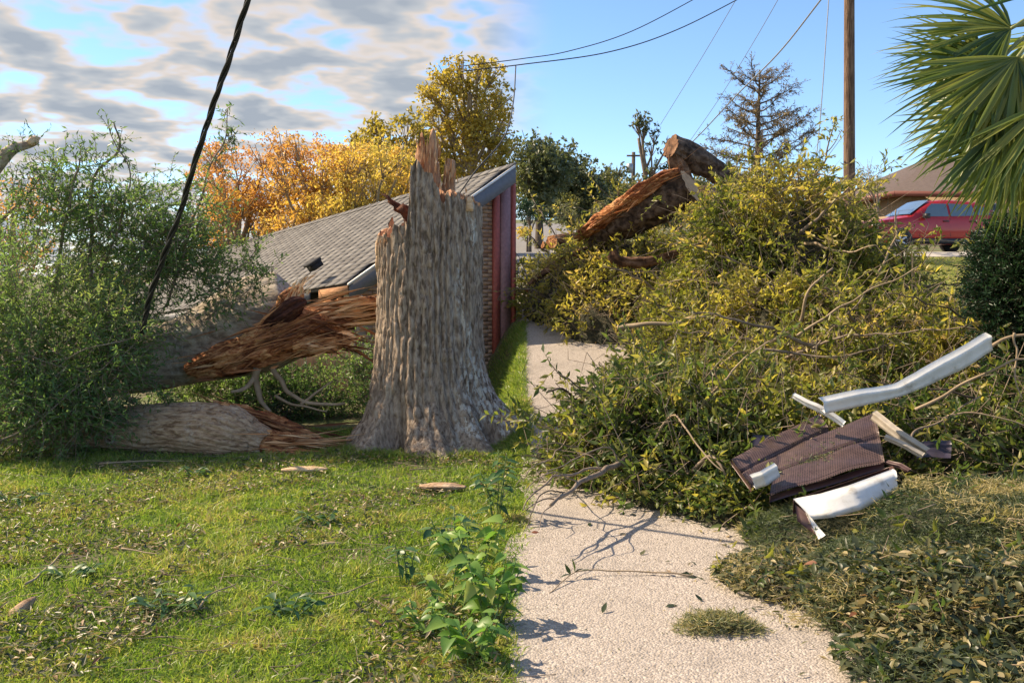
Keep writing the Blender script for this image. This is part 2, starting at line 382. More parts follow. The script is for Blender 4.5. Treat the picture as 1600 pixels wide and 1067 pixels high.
sheet('parking_pad', np.linspace(10.2, 22, 12), np.arange(28.2, 35.6, .4), .03, PALEC)

# ------------------------------------------------------------------ lawn
STX, STD = P(670, 690, 10.7)[0], 10.7      # stump centre
def blades(name, x, d, h, w, tint, label, lean=.6):
    n = len(x); z = gz(x, d); p = np.stack([x, d, z - .004], -1)
    dr = rng.normal(size=(n, 3)) * lean; dr[:, 2] = 1; dr = unit(dr)
    s = unit(np.cross(dr, rdir(n))); h = h[:, None]; w = w[:, None]
    bend = rng.normal(size=(n, 3)) * .28; bend[:, 2] = -.15
    m = p + dr * h * .55; tp = p + dr * h + bend * h
    V = np.stack([p - s * w * .5, p + s * w * .5, m + s * w * .4, m - s * w * .4, tp], 1).reshape(-1, 3)
    i = np.arange(n)[:, None] * 5; mb = MB().add(V, i + [0, 1, 2, 3], i + [3, 2, 4], np.repeat(tint, 5))
    o = mb.build(name, GRASS, loc=np.zeros(3)); return tag(o, label, 'grass', kind='stuff')
N = 340000
d = 3.6 + 7.9 * rng.random(N) ** 1.25; x = .20 * sst(5.5, 9, d) - rng.random(N) ** 1.12 * (.56 * d + 2.4) + rng.normal(0, .03, N)
nz = fbm(np.stack([x * 1.1, d * 1.1, x * 0], -1), 4, 3); nz2 = fbm(np.stack([x * 4, d * 4, x * 0 + 5], -1), 3, 8)
keep = (rng.random(N) < .92 + nz * 1.2) & (np.hypot((x - STX), (d - STD)) > .82)
x, d, nz, nz2 = x[keep], d[keep], nz[keep], nz2[keep]
h = (.030 + .05 * rng.random(len(x)) ** 2) * (1 + .6 * np.clip(nz2, -.6, .9)); h *= 1 + .5 * (np.hypot(x - STX, d - STD) < 1.25)
tint = np.clip(.5 + .45 * nz2 + .25 * nz + rng.normal(0, .17, len(x)), 0, 1)
blades('lawn_grass', x, d, h, .0045 + .0012 * d * rng.random(len(x)), tint, 'short yellow green lawn grass in front of the broken stump')
N = 9000; cxs = -rng.random(260) * 5.2; cds = 4 + 6.6 * rng.random(260); id_ = rng.integers(0, 260, N); x = cxs[id_] + rng.normal(0, .06, N); d = cds[id_] + rng.normal(0, .06, N); k = (np.hypot(x - STX, d - STD) > .85) & (x < -.02); x, d = x[k], d[k]
id2 = rng.integers(0, 2, 2600); an = rng.uniform(3.3, 6.2, 2600); x = np.concatenate([x, STX + np.cos(an) * rng.uniform(.9, 1.1, 2600)]); d = np.concatenate([d, STD + np.sin(an) * rng.uniform(.88, 1.12, 2600)])
blades('grass_tufts', x, d, .06 + .09 * rng.random(len(x)), .006 + 0 * x, np.clip(rng.normal(.55, .2, len(x)), 0, 1), 'longer grass tufts standing out of the lawn and round the stump', .45)
N = 14000; d = 9.5 + 6.2 * rng.random(N); x = d * rng.uniform(-.03, .0125, N) + .03; k = np.hypot(x - STX, d - STD) > .9; x, d = x[k], d[k]
blades('bank_grass', x, d, .05 + .08 * rng.random(len(x)), .008 + 0 * x, np.clip(rng.normal(.5, .2, len(x)), 0, 1), 'rough grass on the bank between the brick house and the driveway', .5)
N = 26000
d = 19 + 9.0 * rng.random(N); x = d * (.33 + .22 * rng.random(N))
blades('verge_grass', x, d, .05 + .07 * rng.random(N), .016 + 0 * x, np.clip(.86 + rng.normal(0, .1, N), 0, 1), 'sunlit yellow grass verge in front of the red car')

# leaf litter lying on the lawn
mb = MB(); N = 21000
d = 3.7 + 6.6 * rng.random(N); x = -(.03 + rng.random(N) * .55 * d); k = fbm(np.stack([x * .8, d * .8, x * 0 + 2], -1), 3, 21) > -.05 - (d < 5.0) * .25
x, d = x[k], d[k]; n = len(x); p = np.stack([x, d, gz(x, d) + .02 + .03 * rng.random(n)], -1)
dr = rng.normal(size=(n, 3)); dr[:, 2] *= .35
leaves(mb, p, dr, rng.uniform(.03, .075, n), rng.uniform(.01, .022, n), np.clip(rng.beta(1.3, 1.6, n), 0, .97), nrm=np.tile([0, 0, 1.0], (n, 1)))
o = mb.build('lawn_leaf_litter', LEAF_G, loc=np.zeros(3)); tag(o, 'scattered dry and green leaves lying on the lawn', 'leaf litter', kind='stuff')
mb = MB(); n = 700
d = 3.9 + 6.2 * rng.random(n); x = -(.05 + rng.random(n) * .52 * d); a = np.stack([x, d, gz(x, d) + .03], -1)
b = a + np.stack([rng.normal(0, .13, n), rng.normal(0, .13, n), rng.normal(0, .015, n)], -1); sticks(mb, a, b, .003, .002)
o = mb.build('lawn_twig_litter', TWIG, loc=np.zeros(3)); tag(o, 'thin broken twigs strewn over the lawn', 'twig litter', kind='stuff')

# ------------------------------------------------------------------ broken stump
def loft(path, rad, seg, disp, flat=None):
    """tube with a displacement function disp(theta, s, pts) in metres"""
    path = np.asarray(path, float); n = len(path); _, A, B = frames(path); th = np.arange(seg) / seg * 2 * np.pi
    S = np.concatenate([[0], np.cumsum(np.linalg.norm(np.diff(path, axis=0), axis=1))])
    TH, SS = np.meshgrid(th, S); rad = np.broadcast_to(np.asarray(rad, float), (n,))[:, None]
    r = rad + disp(TH, SS, rad); dirv = np.cos(TH)[..., None] * A[:, None] + np.sin(TH)[..., None] * B[:, None] * (1 if flat is None else flat)
    V = path[:, None] + r[..., None] * dirv; i = np.arange(n - 1)[:, None] * seg; j = np.arange(seg)[None]; k = (j + 1) % seg
    return V, np.stack([i + j, i + k, i + seg + k, i + seg + j], -1).reshape(-1, 4)
def fissures(TH, SS, r, amp, s=0, fr=6.0, stretch=.9):
    q = np.stack([np.cos(TH) * r * fr, np.sin(TH) * r * fr, SS * stretch + 0 * TH], -1)
    w = noise(q * .7 + 9, s + 4)[..., None] * .6; n1 = noise(q * 1.6 + w, s); n2 = noise(q * 3.7 + w * 2, s + 1)
    return amp * ((np.abs(n1) ** .5) * 1.0 + .55 * np.abs(n2) ** .5 - .8)

def furrows(TH, SS, r, amp, s=0, sp=.07, warp=1.5, zf=1.1):
    """long furrows along the axis that wander, fork and fade, between rounded plates"""
    q = np.stack([np.cos(TH) * r * 4, np.sin(TH) * r * 4, SS * zf + 0 * TH], -1); ph = TH * round(2 * np.pi * r / sp) / (2 * np.pi) + warp * fbm(q, 3, s)
    rd = np.abs(np.sin(np.pi * ph)) ** .55; dep = .55 + .45 * noise(q * [2.2, 2.2, 2.0] + 4, s + 3); brk = np.abs(noise(np.stack([np.cos(TH) * r * 14, np.sin(TH) * r * 14, SS * 7 + 0 * TH], -1), s + 6)) ** .5
    return amp * ((rd - .75) * np.clip(dep, .2, 1) * 1.2 + .35 * (brk - .6))
stump = thing('tree_stump', 'tall broken oak stump with jagged splintered top and flared roots beside the brick house', 'tree stump', (STX, STD, 0))
seg, nv = 400, 200
th = np.arange(seg) / seg * 2 * np.pi      # 0 = right, -pi/2 = towards the camera
def top_y(xp):                             # photo row of the bark's torn edge by photo column
    return np.interp(xp, [575, 592, 640, 647, 651, 665, 680, 690, 699, 706, 725, 742, 775], [378, 372, 360, 352, 268, 262, 282, 292, 322, 312, 309, 316, 330])
xp = 672 + np.cos(th) * 82
ty = top_y(xp) + 5 * noise(np.stack([th * 9, th * 0, th * 0], -1), 2) + 7 * noise(np.stack([th * 22, th * 0, th * 0], -1), 3)
back = np.sin(th) > .15
ty = np.where(back, np.maximum(ty, 330) + 30 * noise(np.stack([th * 4, th * 0 + 1, th * 0], -1), 6), ty)
HT = CH + (HZ - ty) / F * STD
vv = np.linspace(0, 1, nv)[:, None] ** 1.08; Zs = -.12 + vv * (HT + .12)[None]
prof = np.interp(Zs, [-.12, .02, .12, .28, .5, .8, 1.2, 1.8, 2.4, 3.2], [1.08, .97, .86, .755, .675, .63, .60, .578, .568, .56])
TH = np.broadcast_to(th[None], Zs.shape)
lobe = np.clip(1 - Zs / .95, 0, 1) ** 1.7
rr = prof * (1 + lobe * (.17 * np.cos(5 * TH + .6) + .12 * np.cos(9 * TH + 2.0) + .07 * np.cos(14 * TH))) + .022 * np.sin(3 * TH + Zs * .8) + .03 * noise(np.stack([np.cos(TH) * 1.5, np.sin(TH) * 1.5, Zs * .8], -1), 31)
rr = rr + np.where(np.cos(TH) > .3, lobe * .22 * np.cos(TH), 0) + furrows(TH, Zs, .58, .064, 3, .078, 1.15, .8) + .012 * noise(np.stack([np.cos(TH) * 16, np.sin(TH) * 16, Zs * 9], -1), 77)
cx = STX + np.interp(Zs, [0, .6, 3], [.05, 0, 0])
V = np.stack([cx + rr * np.cos(TH), STD + rr * np.sin(TH), Zs], -1)
i = np.arange(nv - 1)[:, None] * seg; j = np.arange(seg)[None]; k = (j + 1) % seg
Q = np.stack([i + j, i + k, i + seg + k, i + seg + j], -1).reshape(-1, 4)
MB().add(V.reshape(-1, 3), Q).build('trunk', OAK, stump, smooth=True)
# the torn wood inside the bark
nr = 12; U = np.linspace(1, 0, nr)[:, None]; rt = (rr[-1] * .985)[None] * U
jag = .16 * np.abs(noise(np.stack([np.cos(th)[None] * rt * 14, np.sin(th)[None] * rt * 14, rt * 0], -1), 41)) - .03
zt = np.where(U > .99, HT[None] - .008, np.minimum(HT[None], np.interp(xp, [590, 645, 655, 690, 760], [2.28, 2.3, 2.9, 2.75, 2.66])[None]) * 1.0 - (1 - U) * .12 + jag)
zt[-1] = zt[-1].mean()
Vw = np.stack([STX + rt * np.cos(th)[None], STD + rt * np.sin(th)[None], zt], -1)
i = np.arange(nr - 1)[:, None] * seg; Q = np.stack([i + j, i + k, i + seg + k, i + seg + j], -1).reshape(-1, 4)
MB().add(Vw.reshape(-1, 3), Q).build('torn_core', SPLIT, stump)
def slab(outline, d, thick, mat, name, parent, jit=.01, curv=0.0):
    """a splinter: outline in photo pixels at depth d, given real thickness and a rough face"""
    o = np.array([P(a, b, d) for a, b in outline]); c = o.mean(0); n = len(o)
    # subdivide the outline for a ragged edge
    q = []
    for a in range(n):
        for u in np.linspace(0, 1, 5)[:-1]: q.append(o[a] * (1 - u) + o[(a + 1) % n] * u)
    q = np.array(q); q += jit * noise(q * 23, 7)[:, None] * np.array([1, 0, .6]); m = len(q)
    cen = (q[:, 0] - c[0]); fr_ = q.copy(); fr_[:, 1] -= thick * .5 + curv * cen ** 2 + .02 * noise(q * 9, 4); bk = q.copy(); bk[:, 1] += thick * .5
    inn = c + (q - c) * .55; fi = inn.copy(); fi[:, 1] -= thick * .62 + .025 * noise(inn * 14, 5); bi = inn.copy(); bi[:, 1] += thick * .6
    V = np.concatenate([fr_, bk, fi, bi, [c - [0, thick * .66, 0]], [c + [0, thick * .6, 0]]]); r = np.arange(m); r1 = (r + 1) % m
    Q = np.concatenate([np.stack([r, r1, r1 + m, r + m], -1), np.stack([r, r + 2 * m, r1 + 2 * m, r1], -1), np.stack([r + m, r1 + m, r1 + 3 * m, r + 3 * m], -1)])
    T = np.concatenate([np.stack([r + 2 * m, np.full(m, 4 * m), r1 + 2 * m], -1), np.stack([r + 3 * m, r1 + 3 * m, np.full(m, 4 * m + 1)], -1)])
    return MB().add(V, Q, T).build(name, mat, parent)
slab([(652, 330), (651, 262), (650, 245), (653, 224), (656, 232), (659, 208), (663, 238), (670, 232), (674, 205), (678, 202), (683, 222), (684, 252), (688, 276), (692, 330)], STD - .06, .16, SPLIT, 'splinter', stump, curv=.6)
slab([(688, 335), (689, 300), (692, 285), (695, 262), (699, 248), (711, 251), (711, 335)], STD + .02, .12, SPLIT, 'splinter', stump)
slab([(684, 335), (685, 292), (688, 284), (691, 296), (692, 335)], STD - .16, .06, SPLIT, 'splinter', stump)
slab([(728, 330), (729, 309), (737, 306), (740, 330)], STD - .32, .05, PALEW, 'splinter', stump)
slab([(600, 390), (598, 372), (606, 366), (618, 370), (632, 362), (640, 358), (641, 392)], STD - .1, .20, PALEW, 'splinter', stump)
slab([(588, 425), (587, 378), (591, 372), (597, 378), (598, 425)], STD - .18, .06, PALEW, 'splinter', stump)
for ol, dd in (([(648, 350), (636, 345), (618, 328), (604, 312), (594, 302), (600, 304), (616, 314), (634, 320), (648, 332)], STD - .05), ([(648, 358), (634, 352), (627, 340), (622, 326), (630, 318), (640, 326), (648, 336)], STD - .14),
               ([(648, 366), (632, 362), (622, 358), (630, 348), (640, 346), (648, 350)], STD - .2)):
    slab(ol, dd, .09, DARKR, 'torn_flap', stump, .02)

# ------------------------------------------------------------------ fallen tree: leaning trunk, torn butt, roots, crown
fallen = thing('fallen_tree', 'fallen oak trunk torn from the stump and leaning against the roof, leafy crown attached', 'fallen tree', P(200, 690, 11.6))
path = curve([P(-260, 640, 12.2), P(-60, 610, 12.0), P(100, 580, 11.8), P(230, 560, 11.7), P(330, 532, 11.7), P(420, 500, 11.75), P(470, 484, 11.8)], 90)
rad = np.interp(np.linspace(0, 1, 90), [0, .3, .6, .8, .93, 1], [.30, .35, .43, .56, .52, .26])
V, Q = loft(path, rad, 120, lambda T_, S_, r: fissures(T_, S_, .5, .022, 12, 8, 2.0) + .05 * noise(np.stack([np.cos(T_), np.sin(T_), S_ * .9], -1), 50) * 1.2)
MB().add(V.reshape(-1, 3), Q).build('trunk', SMOOTHB, fallen, smooth=True)
def torn_mass(name, pts, rads, mat, parent, amp=.09, s=0, seg=72, n=90, flat=.75, fr=5.0):
    p = curve(pts, n); r = np.interp(np.linspace(0, 1, n), np.linspace(0, 1, len(rads)), rads)
    def dsp(T_, S_, rr_):
        q = np.stack([np.cos(T_) * fr, np.sin(T_) * fr, S_ * 1.1 + 0 * T_], -1); ridge = 1 - np.abs(noise(q, s)) * 2
        q2 = np.stack([np.cos(T_) * fr * .5, np.sin(T_) * fr * .5, S_ * 3.5 + 0 * T_], -1)
        q3 = np.stack([np.cos(T_) * fr * 2.6, np.sin(T_) * fr * 2.6, S_ * 2.2 + 0 * T_], -1); q4 = np.stack([np.cos(T_) * 2.5, np.sin(T_) * 2.5, S_ * 9 + 0 * T_], -1)
        stp = np.round(noise(q2 * 1.3, s + 4) * 3) / 3
        return amp * (ridge * .6 + .6 * noise(q2, s + 1) + .5 * stp + .45 * (1 - 2 * np.abs(noise(q3, s + 2))) + .3 * noise(q4, s + 3)) * np.minimum(1, rr_ / .12)
    V, Q = loft(p, r, seg, dsp, flat); nv_ = V.shape[0] * seg
    cp = np.concatenate([V.reshape(-1, 3), p[[0]], p[[-1]]])
    T = [[nv_, (a + 1) % seg, a] for a in range(seg)] + [[nv_ + 1, nv_ - seg + a, nv_ - seg + (a + 1) % seg] for a in range(seg)]
    return MB().add(cp, Q, T).build(name, mat, parent)
SHARD = mat_leaf('wood_splinter', [(0, (.07, .025, .015)), (.3, (.30, .115, .045)), (.6, (.60, .29, .12)), (1, (.82, .60, .36))], .0, .75)
def shards(parent, pts, spread, n, L, w, lo=.1, hi=1.0, name='splinters', jit=.35):
    c_ = curve(pts, 60); id_ = rng.integers(2, 58, n); a = c_[id_] + rng.normal(size=(n, 3)) * spread; ax_ = unit(c_[np.minimum(id_ + 1, 59)] - c_[id_ - 1]); dv = unit(ax_ * rng.choice([-1, 1, 1], n)[:, None] + rng.normal(size=(n, 3)) * jit)
    ln_ = rng.uniform(.35, 1, n) * L; mb = MB(); leaves(mb, a, dv, ln_ * rng.choice([.7, 1.3, 1.9], n), rng.choice([.35, .5, .8, 1.6], n) * w, np.clip(lo + (hi - lo) * (.5 + .9 * fbm(a * 3.2 + 5, 3, 19)) + rng.normal(0, .10, n), 0, 1), fold=.35, nrm=np.tile([0, -1.0, .3], (n, 1))); o = mb.build(name, SHARD, parent); o['kind'] = 'stuff'; return o
for pts_, n_, L_ in (([P(654, 330, 10.45), P(662, 280, 10.5), P(660, 232, 10.5)], 46, .22), ([P(676, 320, 10.45), P(680, 270, 10.5), P(678, 230, 10.5)], 40, .22), ([P(700, 330, 10.5), P(703, 290, 10.55), P(704, 262, 10.55)], 40, .2), ([P(594, 384, 10.35), P(618, 376, 10.3), P(642, 370, 10.35)], 50, .10), ([P(706, 318, 10.4), P(726, 314, 10.4), P(742, 318, 10.45)], 40, .08)):
    c_ = curve(pts_, 40); m_ = c_[rng.integers(2, 38, n_)] + rng.normal(size=(n_, 3)) * [.035, .05, .02]; mb = MB(); dv_ = rng.normal(size=(n_, 3)) * .10 + [0, 0, 1]
    leaves(mb, m_, dv_, rng.uniform(.4, 1.1, n_) * L_, rng.choice([.008, .014, .024], n_), np.clip(rng.normal(.68, .16, n_), .2, 1), fold=.4, nrm=np.tile([0, -1.0, .1], (n_, 1))); o = mb.build('splinters', SHARD, stump); o['kind'] = 'stuff'
TB = [P(300, 576, 11.05), P(360, 560, 11.0), P(410, 540, 10.95), P(455, 515, 10.98), P(505, 518, 11.1), P(540, 530, 11.2)]
shards(fallen, TB, (.10, .05, .10), 260, .40, .022, 0, .7, jit=.10)
shards(fallen, [P(430, 510, 11.3), P(480, 500, 11.3), P(530, 490, 11.3), P(590, 482, 11.4)], (.08, .05, .08), 260, .5, .022, .5, 1, jit=.07)
shards(fallen, [P(440, 500, 11.15), P(455, 470, 11.1), P(470, 446, 11.1)], (.05, .04, .05), 60, .2, .02, .4, 1, jit=.2)
shards(fallen, [P(455, 545, 11.1), P(500, 540, 11.08), P(548, 532, 11.15)], (.06, .05, .06), 90, .28, .022, .5, 1, jit=.15)
torn_mass('torn_wood', [P(292, 578, 11.25), P(340, 566, 11.2), P(400, 545, 11.2), P(450, 520, 11.3), P(500, 522, 11.4), P(535, 532, 11.45)], [.05, .16, .26, .36, .26, .03], TORNR, fallen, .09, 60)
torn_mass('torn_wood', [P(430, 520, 11.5), P(480, 505, 11.5), P(530, 492, 11.5), P(580, 484, 11.6), P(625, 478, 11.7)], [.12, .22, .20, .15, .08], TORN, fallen, .07, 63)
torn_mass('torn_wood', [P(440, 548, 11.25), P(480, 540, 11.2), P(520, 536, 11.25), P(548, 534, 11.3)], [.06, .13, .12, .02], TORN, fallen, .05, 66, n=60)
torn_mass('torn_wood', [P(438, 492, 11.25), P(450, 472, 11.2), P(464, 456, 11.2), P(470, 444, 11.2)], [.07, .10, .075, .01], TORN, fallen, .045, 69, n=50)
torn_mass('hollow_shade_mass', [P(400, 525, 11.15), P(430, 500, 11.0), P(462, 478, 11.0), P(478, 470, 11.05)], [.03, .10, .10, .03], DARKR, fallen, .05, 72, n=50)  # solid dark mass, its colour standing for shade in a hollow
for k, (pts, r0) in enumerate((([P(405, 570, 11.2), P(398, 592, 11.1), P(385, 606, 11.0), P(358, 612, 10.9)], .042), ([P(402, 575, 11.1), P(399, 600, 11.1), P(405, 625, 11.1), P(425, 642, 11.0)], .05),
                               ([P(425, 575, 11.2), P(440, 595, 11.1), P(452, 618, 11.0), P(490, 628, 10.9), P(540, 632, 10.9)], .035), ([P(470, 632, 10.9), P(492, 612, 11.0), P(520, 596, 11.1)], .02),
                               ([P(430, 618, 11.0), P(470, 635, 10.9), P(510, 642, 10.8)], .018), ([P(190, 600, 11.2), P(200, 618, 10.8), P(212, 632, 10.6)], .06))):
    c_ = wob(curve(pts, 18), .03, 80 + k, 4); MB().tube(c_, np.linspace(r0, r0 * .4, 18), 9).build('root', GOLDB if k < 5 else SMOOTHB, fallen, smooth=True)
# crown branches reaching up and out of the foliage
brs = [([P(-40, 300, 11.0), P(5, 250, 10.9), P(30, 232, 10.9), P(57, 217, 10.9)], .10), ([P(150, 480, 11.3), P(140, 380, 11.0), P(150, 280, 10.8), P(182, 232, 10.8), (P(178, 190, 10.8))], .05),
       ([P(140, 470, 11.2), P(200, 300, 10.8), P(170, 200, 10.7)], .025), ([P(160, 500, 11.2), P(230, 380, 10.9), P(300, 350, 10.6), P(318, 345, 10.6)], .03),
       ([P(260, 480, 11.0), P(303, 352, 10.8), P(335, 255, 10.7), P(352, 205, 10.7), P(358, 170, 10.7)], .028), ([P(335, 255, 10.7), P(355, 225, 10.7), P(374, 204, 10.7)], .012),
       ([P(60, 560, 11.4), P(90, 440, 11.0), P(108, 300, 10.6), P(120, 250, 10.5)], .05), ([P(-40, 580, 10.2), P(60, 575, 9.8), P(140, 540, 9.6), P(270, 520, 9.9)], .022),
       ([P(-30, 700, 9.3), P(60, 655, 9.4), P(140, 590, 9.6), P(200, 540, 9.9)], .02), ([P(0, 545, 9.8), P(80, 565, 9.7), P(150, 600, 9.7), P(170, 690, 9.6)], .016),
       ([P(300, 470, 11.0), P(380, 415, 10.9), P(410, 365, 10.8)], .016), ([P(320, 500, 11.0), P(390, 450, 10.8), P(440, 410, 10.8)], .014),
       ([P(180, 560, 10.4), P(240, 600, 10.2), P(262, 640, 10.1)], .010), ([P(-60, 420, 11.5), P(20, 330, 11.2), P(70, 270, 11.1)], .05), ([P(-200, 520, 12.0), P(-120, 330, 11.8), P(-60, 230, 11.6)], .08)]
BR = []
for k, (pts, r0) in enumerate(brs):
    c_ = wob(curve(pts, 24), .05, 100 + k, 3); BR.append(c_)
    r0 = r0 if k == 0 else r0 * .55
    MB().tube(c_, np.linspace(r0, r0 * .3, 24), 9).build('branch', TWIG if k not in (0,) else SMOOTHB, fallen, smooth=True)
slab([(46, 222), (52, 213), (60, 214), (57, 222), (50, 228)], 10.85, .1, PALEW, 'torn_end', fallen)
lm, sm = MB(), MB()
def cloud(cx, cy, d, rx, ry, rz, n, k, L, W, out=.7, up=.25, top=0.0, tm=.42, mbs=None, **kw):
    c = P(cx, cy, d); q = rdir(n) * (rng.random((n, 1)) ** (1 / 2.2)); p = c + q * [rx, ry, rz]
    cl = fbm(p * 1.5, 3, 17); p = p[cl > -.16 + top * np.clip(q[:, 2], 0, 1) * .5]; q = (p - c) / [rx, ry, rz]; m = len(p)
    p[:, 2] = np.maximum(p[:, 2], gz(p[:, 0], p[:, 1]) + .05)
    dr = q * out + rng.normal(size=(m, 3)) * .5; dr[:, 2] += up
    tt = np.clip(tm + .55 * fbm(p * 1.3 + 4, 3, 23) + .10 * q[:, 2], 0, 1)
    a, b = mbs or (lm, sm); twigs(a, b, p, dr, rng.uniform(.22, .5, m), k, L, W, tt, **kw)
for (cx_, cy_, d_, rx, ry, rz, n_, top) in ((110, 400, 11.2, 1.15, .8, 1.05, 850, .4), (205, 375, 10.9, .75, .6, .70, 520, .45), (40, 520, 10.3, 1.0, .8, .9, 900, 0), (120, 560, 9.9, .75, .5, .65, 520, 0),
        (165, 515, 10.4, .5, .5, .45, 330, 0), (285, 400, 11.0, .42, .45, .42, 200, .5), (170, 300, 10.8, .9, .5, .45, 190, .9), (20, 320, 11.2, .8, .6, .5, 220, .7), (300, 320, 10.8, .3, .35, .5, 60, .9),
        (60, 640, 9.7, .8, .45, .3, 300, 0), (130, 640, 9.7, .30, .3, .3, 80, 0), (-140, 420, 11.6, 1.4, 1.2, 1.5, 900, 0), (-420, 470, 12.4, 1.8, 1.5, 1.8, 700, 0), (380, 420, 10.9, .40, .2, .32, 42, .9), (345, 460, 10.9, .22, .2, .2, 30, .3)):  # far-left clumps lie out of view, added to shade the lawn
    cloud(cx_, cy_, d_, rx, ry, rz, int(n_ * 1.35), 13, .064, .0195, top=top, droop=.3, tm=.5)
for c_ in BR:                              # leaves along the named branches
    m = 16; id_ = rng.integers(8, 24, m); twigs(lm, sm, c_[id_], rng.normal(size=(m, 3)) + [0, 0, .5], rng.uniform(.12, .3, m), 9, .06, .017, rng.uniform(.1, .7, m))
o = lm.build('foliage', LEAF_L, fallen); o['kind'] = 'stuff'
o = sm.build('fine_twigs', TWIG, fallen); o['kind'] = 'stuff'

# crushed shrub under the leaning trunk
shrub = thing('crushed_shrub', 'green leafy shrub crushed under the torn trunk beside the brick wall', 'shrub', P(500, 660, 12.4) * [1, 1, 0])
lm, sm = MB(), MB()
for a in ((500, 610, 12.5, .75, .4, .45, 900), (560, 585, 12.7, .35, .35, .48, 420), (430, 630, 12.3, .6, .35, .34, 520), (320, 620, 12.6, .7, .35, .40, 420), (380, 600, 12.8, .6, .3, .4, 300)): cloud(*a[:6], a[6], 12, .055, .022, mbs=(lm, sm), tm=.42)
o = lm.build('foliage', LEAF_L, shrub); o['kind'] = 'stuff'; o = sm.build('stems', TWIG, shrub); o['kind'] = 'stuff'

# lower log lying on the lawn
log = thing('fallen_log', 'long fallen log lying on the grass with a torn orange end facing the stump', 'log', P(250, 712, 10.2) * [1, 1, 0])
path = curve([P(-120, 668, 10.9), P(40, 668, 10.6), P(170, 672, 10.35), P(260, 672, 10.2), P(340, 676, 10.1), P(418, 698, 10.05)], 90)
rad = np.interp(np.linspace(0, 1, 90), [0, .4, .6, .85, .96, 1], [.20, .25, .285, .30, .19, .155])
V, Q = loft(path, rad, 120, lambda T_, S_, r: furrows(T_, S_, .29, .042, 22, .06, 1.5, 1.6) + .02 * noise(np.stack([np.cos(T_), np.sin(T_), S_ * 1.5], -1), 51))
V[-7:] += (.05 * noise(V[-7:] * 9, 5))[..., None] * np.array([1, 0, 0])
MB().add(V.reshape(-1, 3), Q).build('bark', LOGB, log, smooth=True)
torn_mass('torn_wood', [P(385, 690, 10.08), P(420, 692, 10.1), P(460, 694, 10.2), P(505, 692, 10.3), P(525, 690, 10.3)], [.13, .14, .11, .06, .01], TORN, log, .05, 90, n=60)
torn_mass('torn_wood', [P(330, 632, 10.5), P(380, 655, 10.6), P(440, 672, 10.7), P(500, 684, 10.7)], [.05, .14, .13, .03], TORNR, log, .06, 93, n=60)
torn_mass('splinter', [P(408, 700, 9.95), P(440, 708, 9.9), P(475, 716, 9.85), P(500, 719, 9.85)], [.05, .055, .045, .01], TORN, log, .02, 96, n=40)
torn_mass('torn_lip', [P(330, 636, 10.2), P(350, 632, 10.12), P(358, 640, 10.05), P(372, 652, 10.02), P(408, 672, 10.0)], [.02, .035, .03, .03, .02], TORN, log, .02, 99, n=40)
shards(log, [P(405, 694, 9.98), P(450, 694, 10.02), P(520, 692, 10.15)], (.05, .06, .05), 120, .42, .018, .25, 1, jit=.10)
shards(log, [P(350, 640, 10.4), P(420, 668, 10.45), P(510, 686, 10.5)], (.05, .06, .05), 110, .42, .018, 0, .75, jit=.10)
th_ = np.linspace(0, 2 * np.pi, 20)[:-1]; kc = P(171, 686, 10.0)
MB().tube(np.array([kc + .04 * np.array([math.cos(a), 0, math.sin(a)]) for a in np.linspace(0, 2 * np.pi, 20)]), .016, 8, False).build('knot', SMOOTHB, log, smooth=True)
MB().tube([kc + [0, .05, 0], kc + [0, -.005, 0]], [.03, .03], 10).build('knot_hole', DARKR, log)

# loose pieces on the lawn
def piece(name, label, cat, px, py, L, Rr, ang, mat, flat=.5, amp=.015, s=0, tilt=0.0, zoff=0.0):
    c = gp(px, py); dv = np.array([math.cos(ang), math.sin(ang), tilt]); c = c + [0, 0, Rr * flat * .8 + zoff]
    o = torn_mass(name, [c - dv * L / 2, c - dv * L * .2, c + dv * L * .2, c + dv * L / 2], [Rr * .4, Rr, Rr * .9, Rr * .3], mat, None, amp, s, 24, 24, flat)
    return tag(o, label, cat)
piece('wood_chip', 'pale split wood chunk lying flat on the grass', 'wood chip', 476, 742, .42, .055, .15, PALEW, .5, .01, 121, zoff=.03)
piece('bark_slab', 'reddish grey bark slab on the grass right of the stump', 'bark', 692, 768, .40, .085, -.1, LOGB, .35, .02, 123, zoff=.02)
piece('branch_stub', 'short brown broken branch stub at the lawn corner', 'branch stub', 33, 960, .20, .035, 1.3, LOGB, 1, .008, 125, .3)
piece('dry_branch', 'short pale broken branch with orange end on the lawn', 'branch', 515, 858, .17, .018, .25, GOLDB, 1, .004, 127, zoff=.02)
piece('wood_splinter', 'thin reddish splinter stuck beside the left root of the stump', 'splinter', 556, 672, .26, .02, .7, TORN, .6, .006, 129, .5, .03)
for k, (pts, r0, lb) in enumerate(((([155, 733], [230, 728], [290, 727]), .010, 'long pale stick lying in front of the fallen log'), (([40, 925], [75, 900], [100, 876]), .008, 'thin bare stick lying on the left part of the lawn'),
        (([190, 868], [220, 872], [250, 876]), .006, 'thin straight twig lying in the middle of the lawn'), (([312, 962], [325, 945], [370, 925]), .007, 'curved pale twig at the bottom of the lawn'),
        (([505, 948], [545, 938], [590, 920]), .006, 'forked dry twig near the leafy weeds'), (([640, 742], [670, 740], [710, 735]), .007, 'slim pale stick lying before the stump roots'))):
    pp = np.array([gp(a, b) + [0, 0, .05] for a, b in pts]); o = MB().tube(wob(curve(pp, 14), .02, 140 + k, 6), np.linspace(r0, r0 * .5, 14), 7).build('stick', GOLDB, smooth=True); tag(o, lb, 'stick')

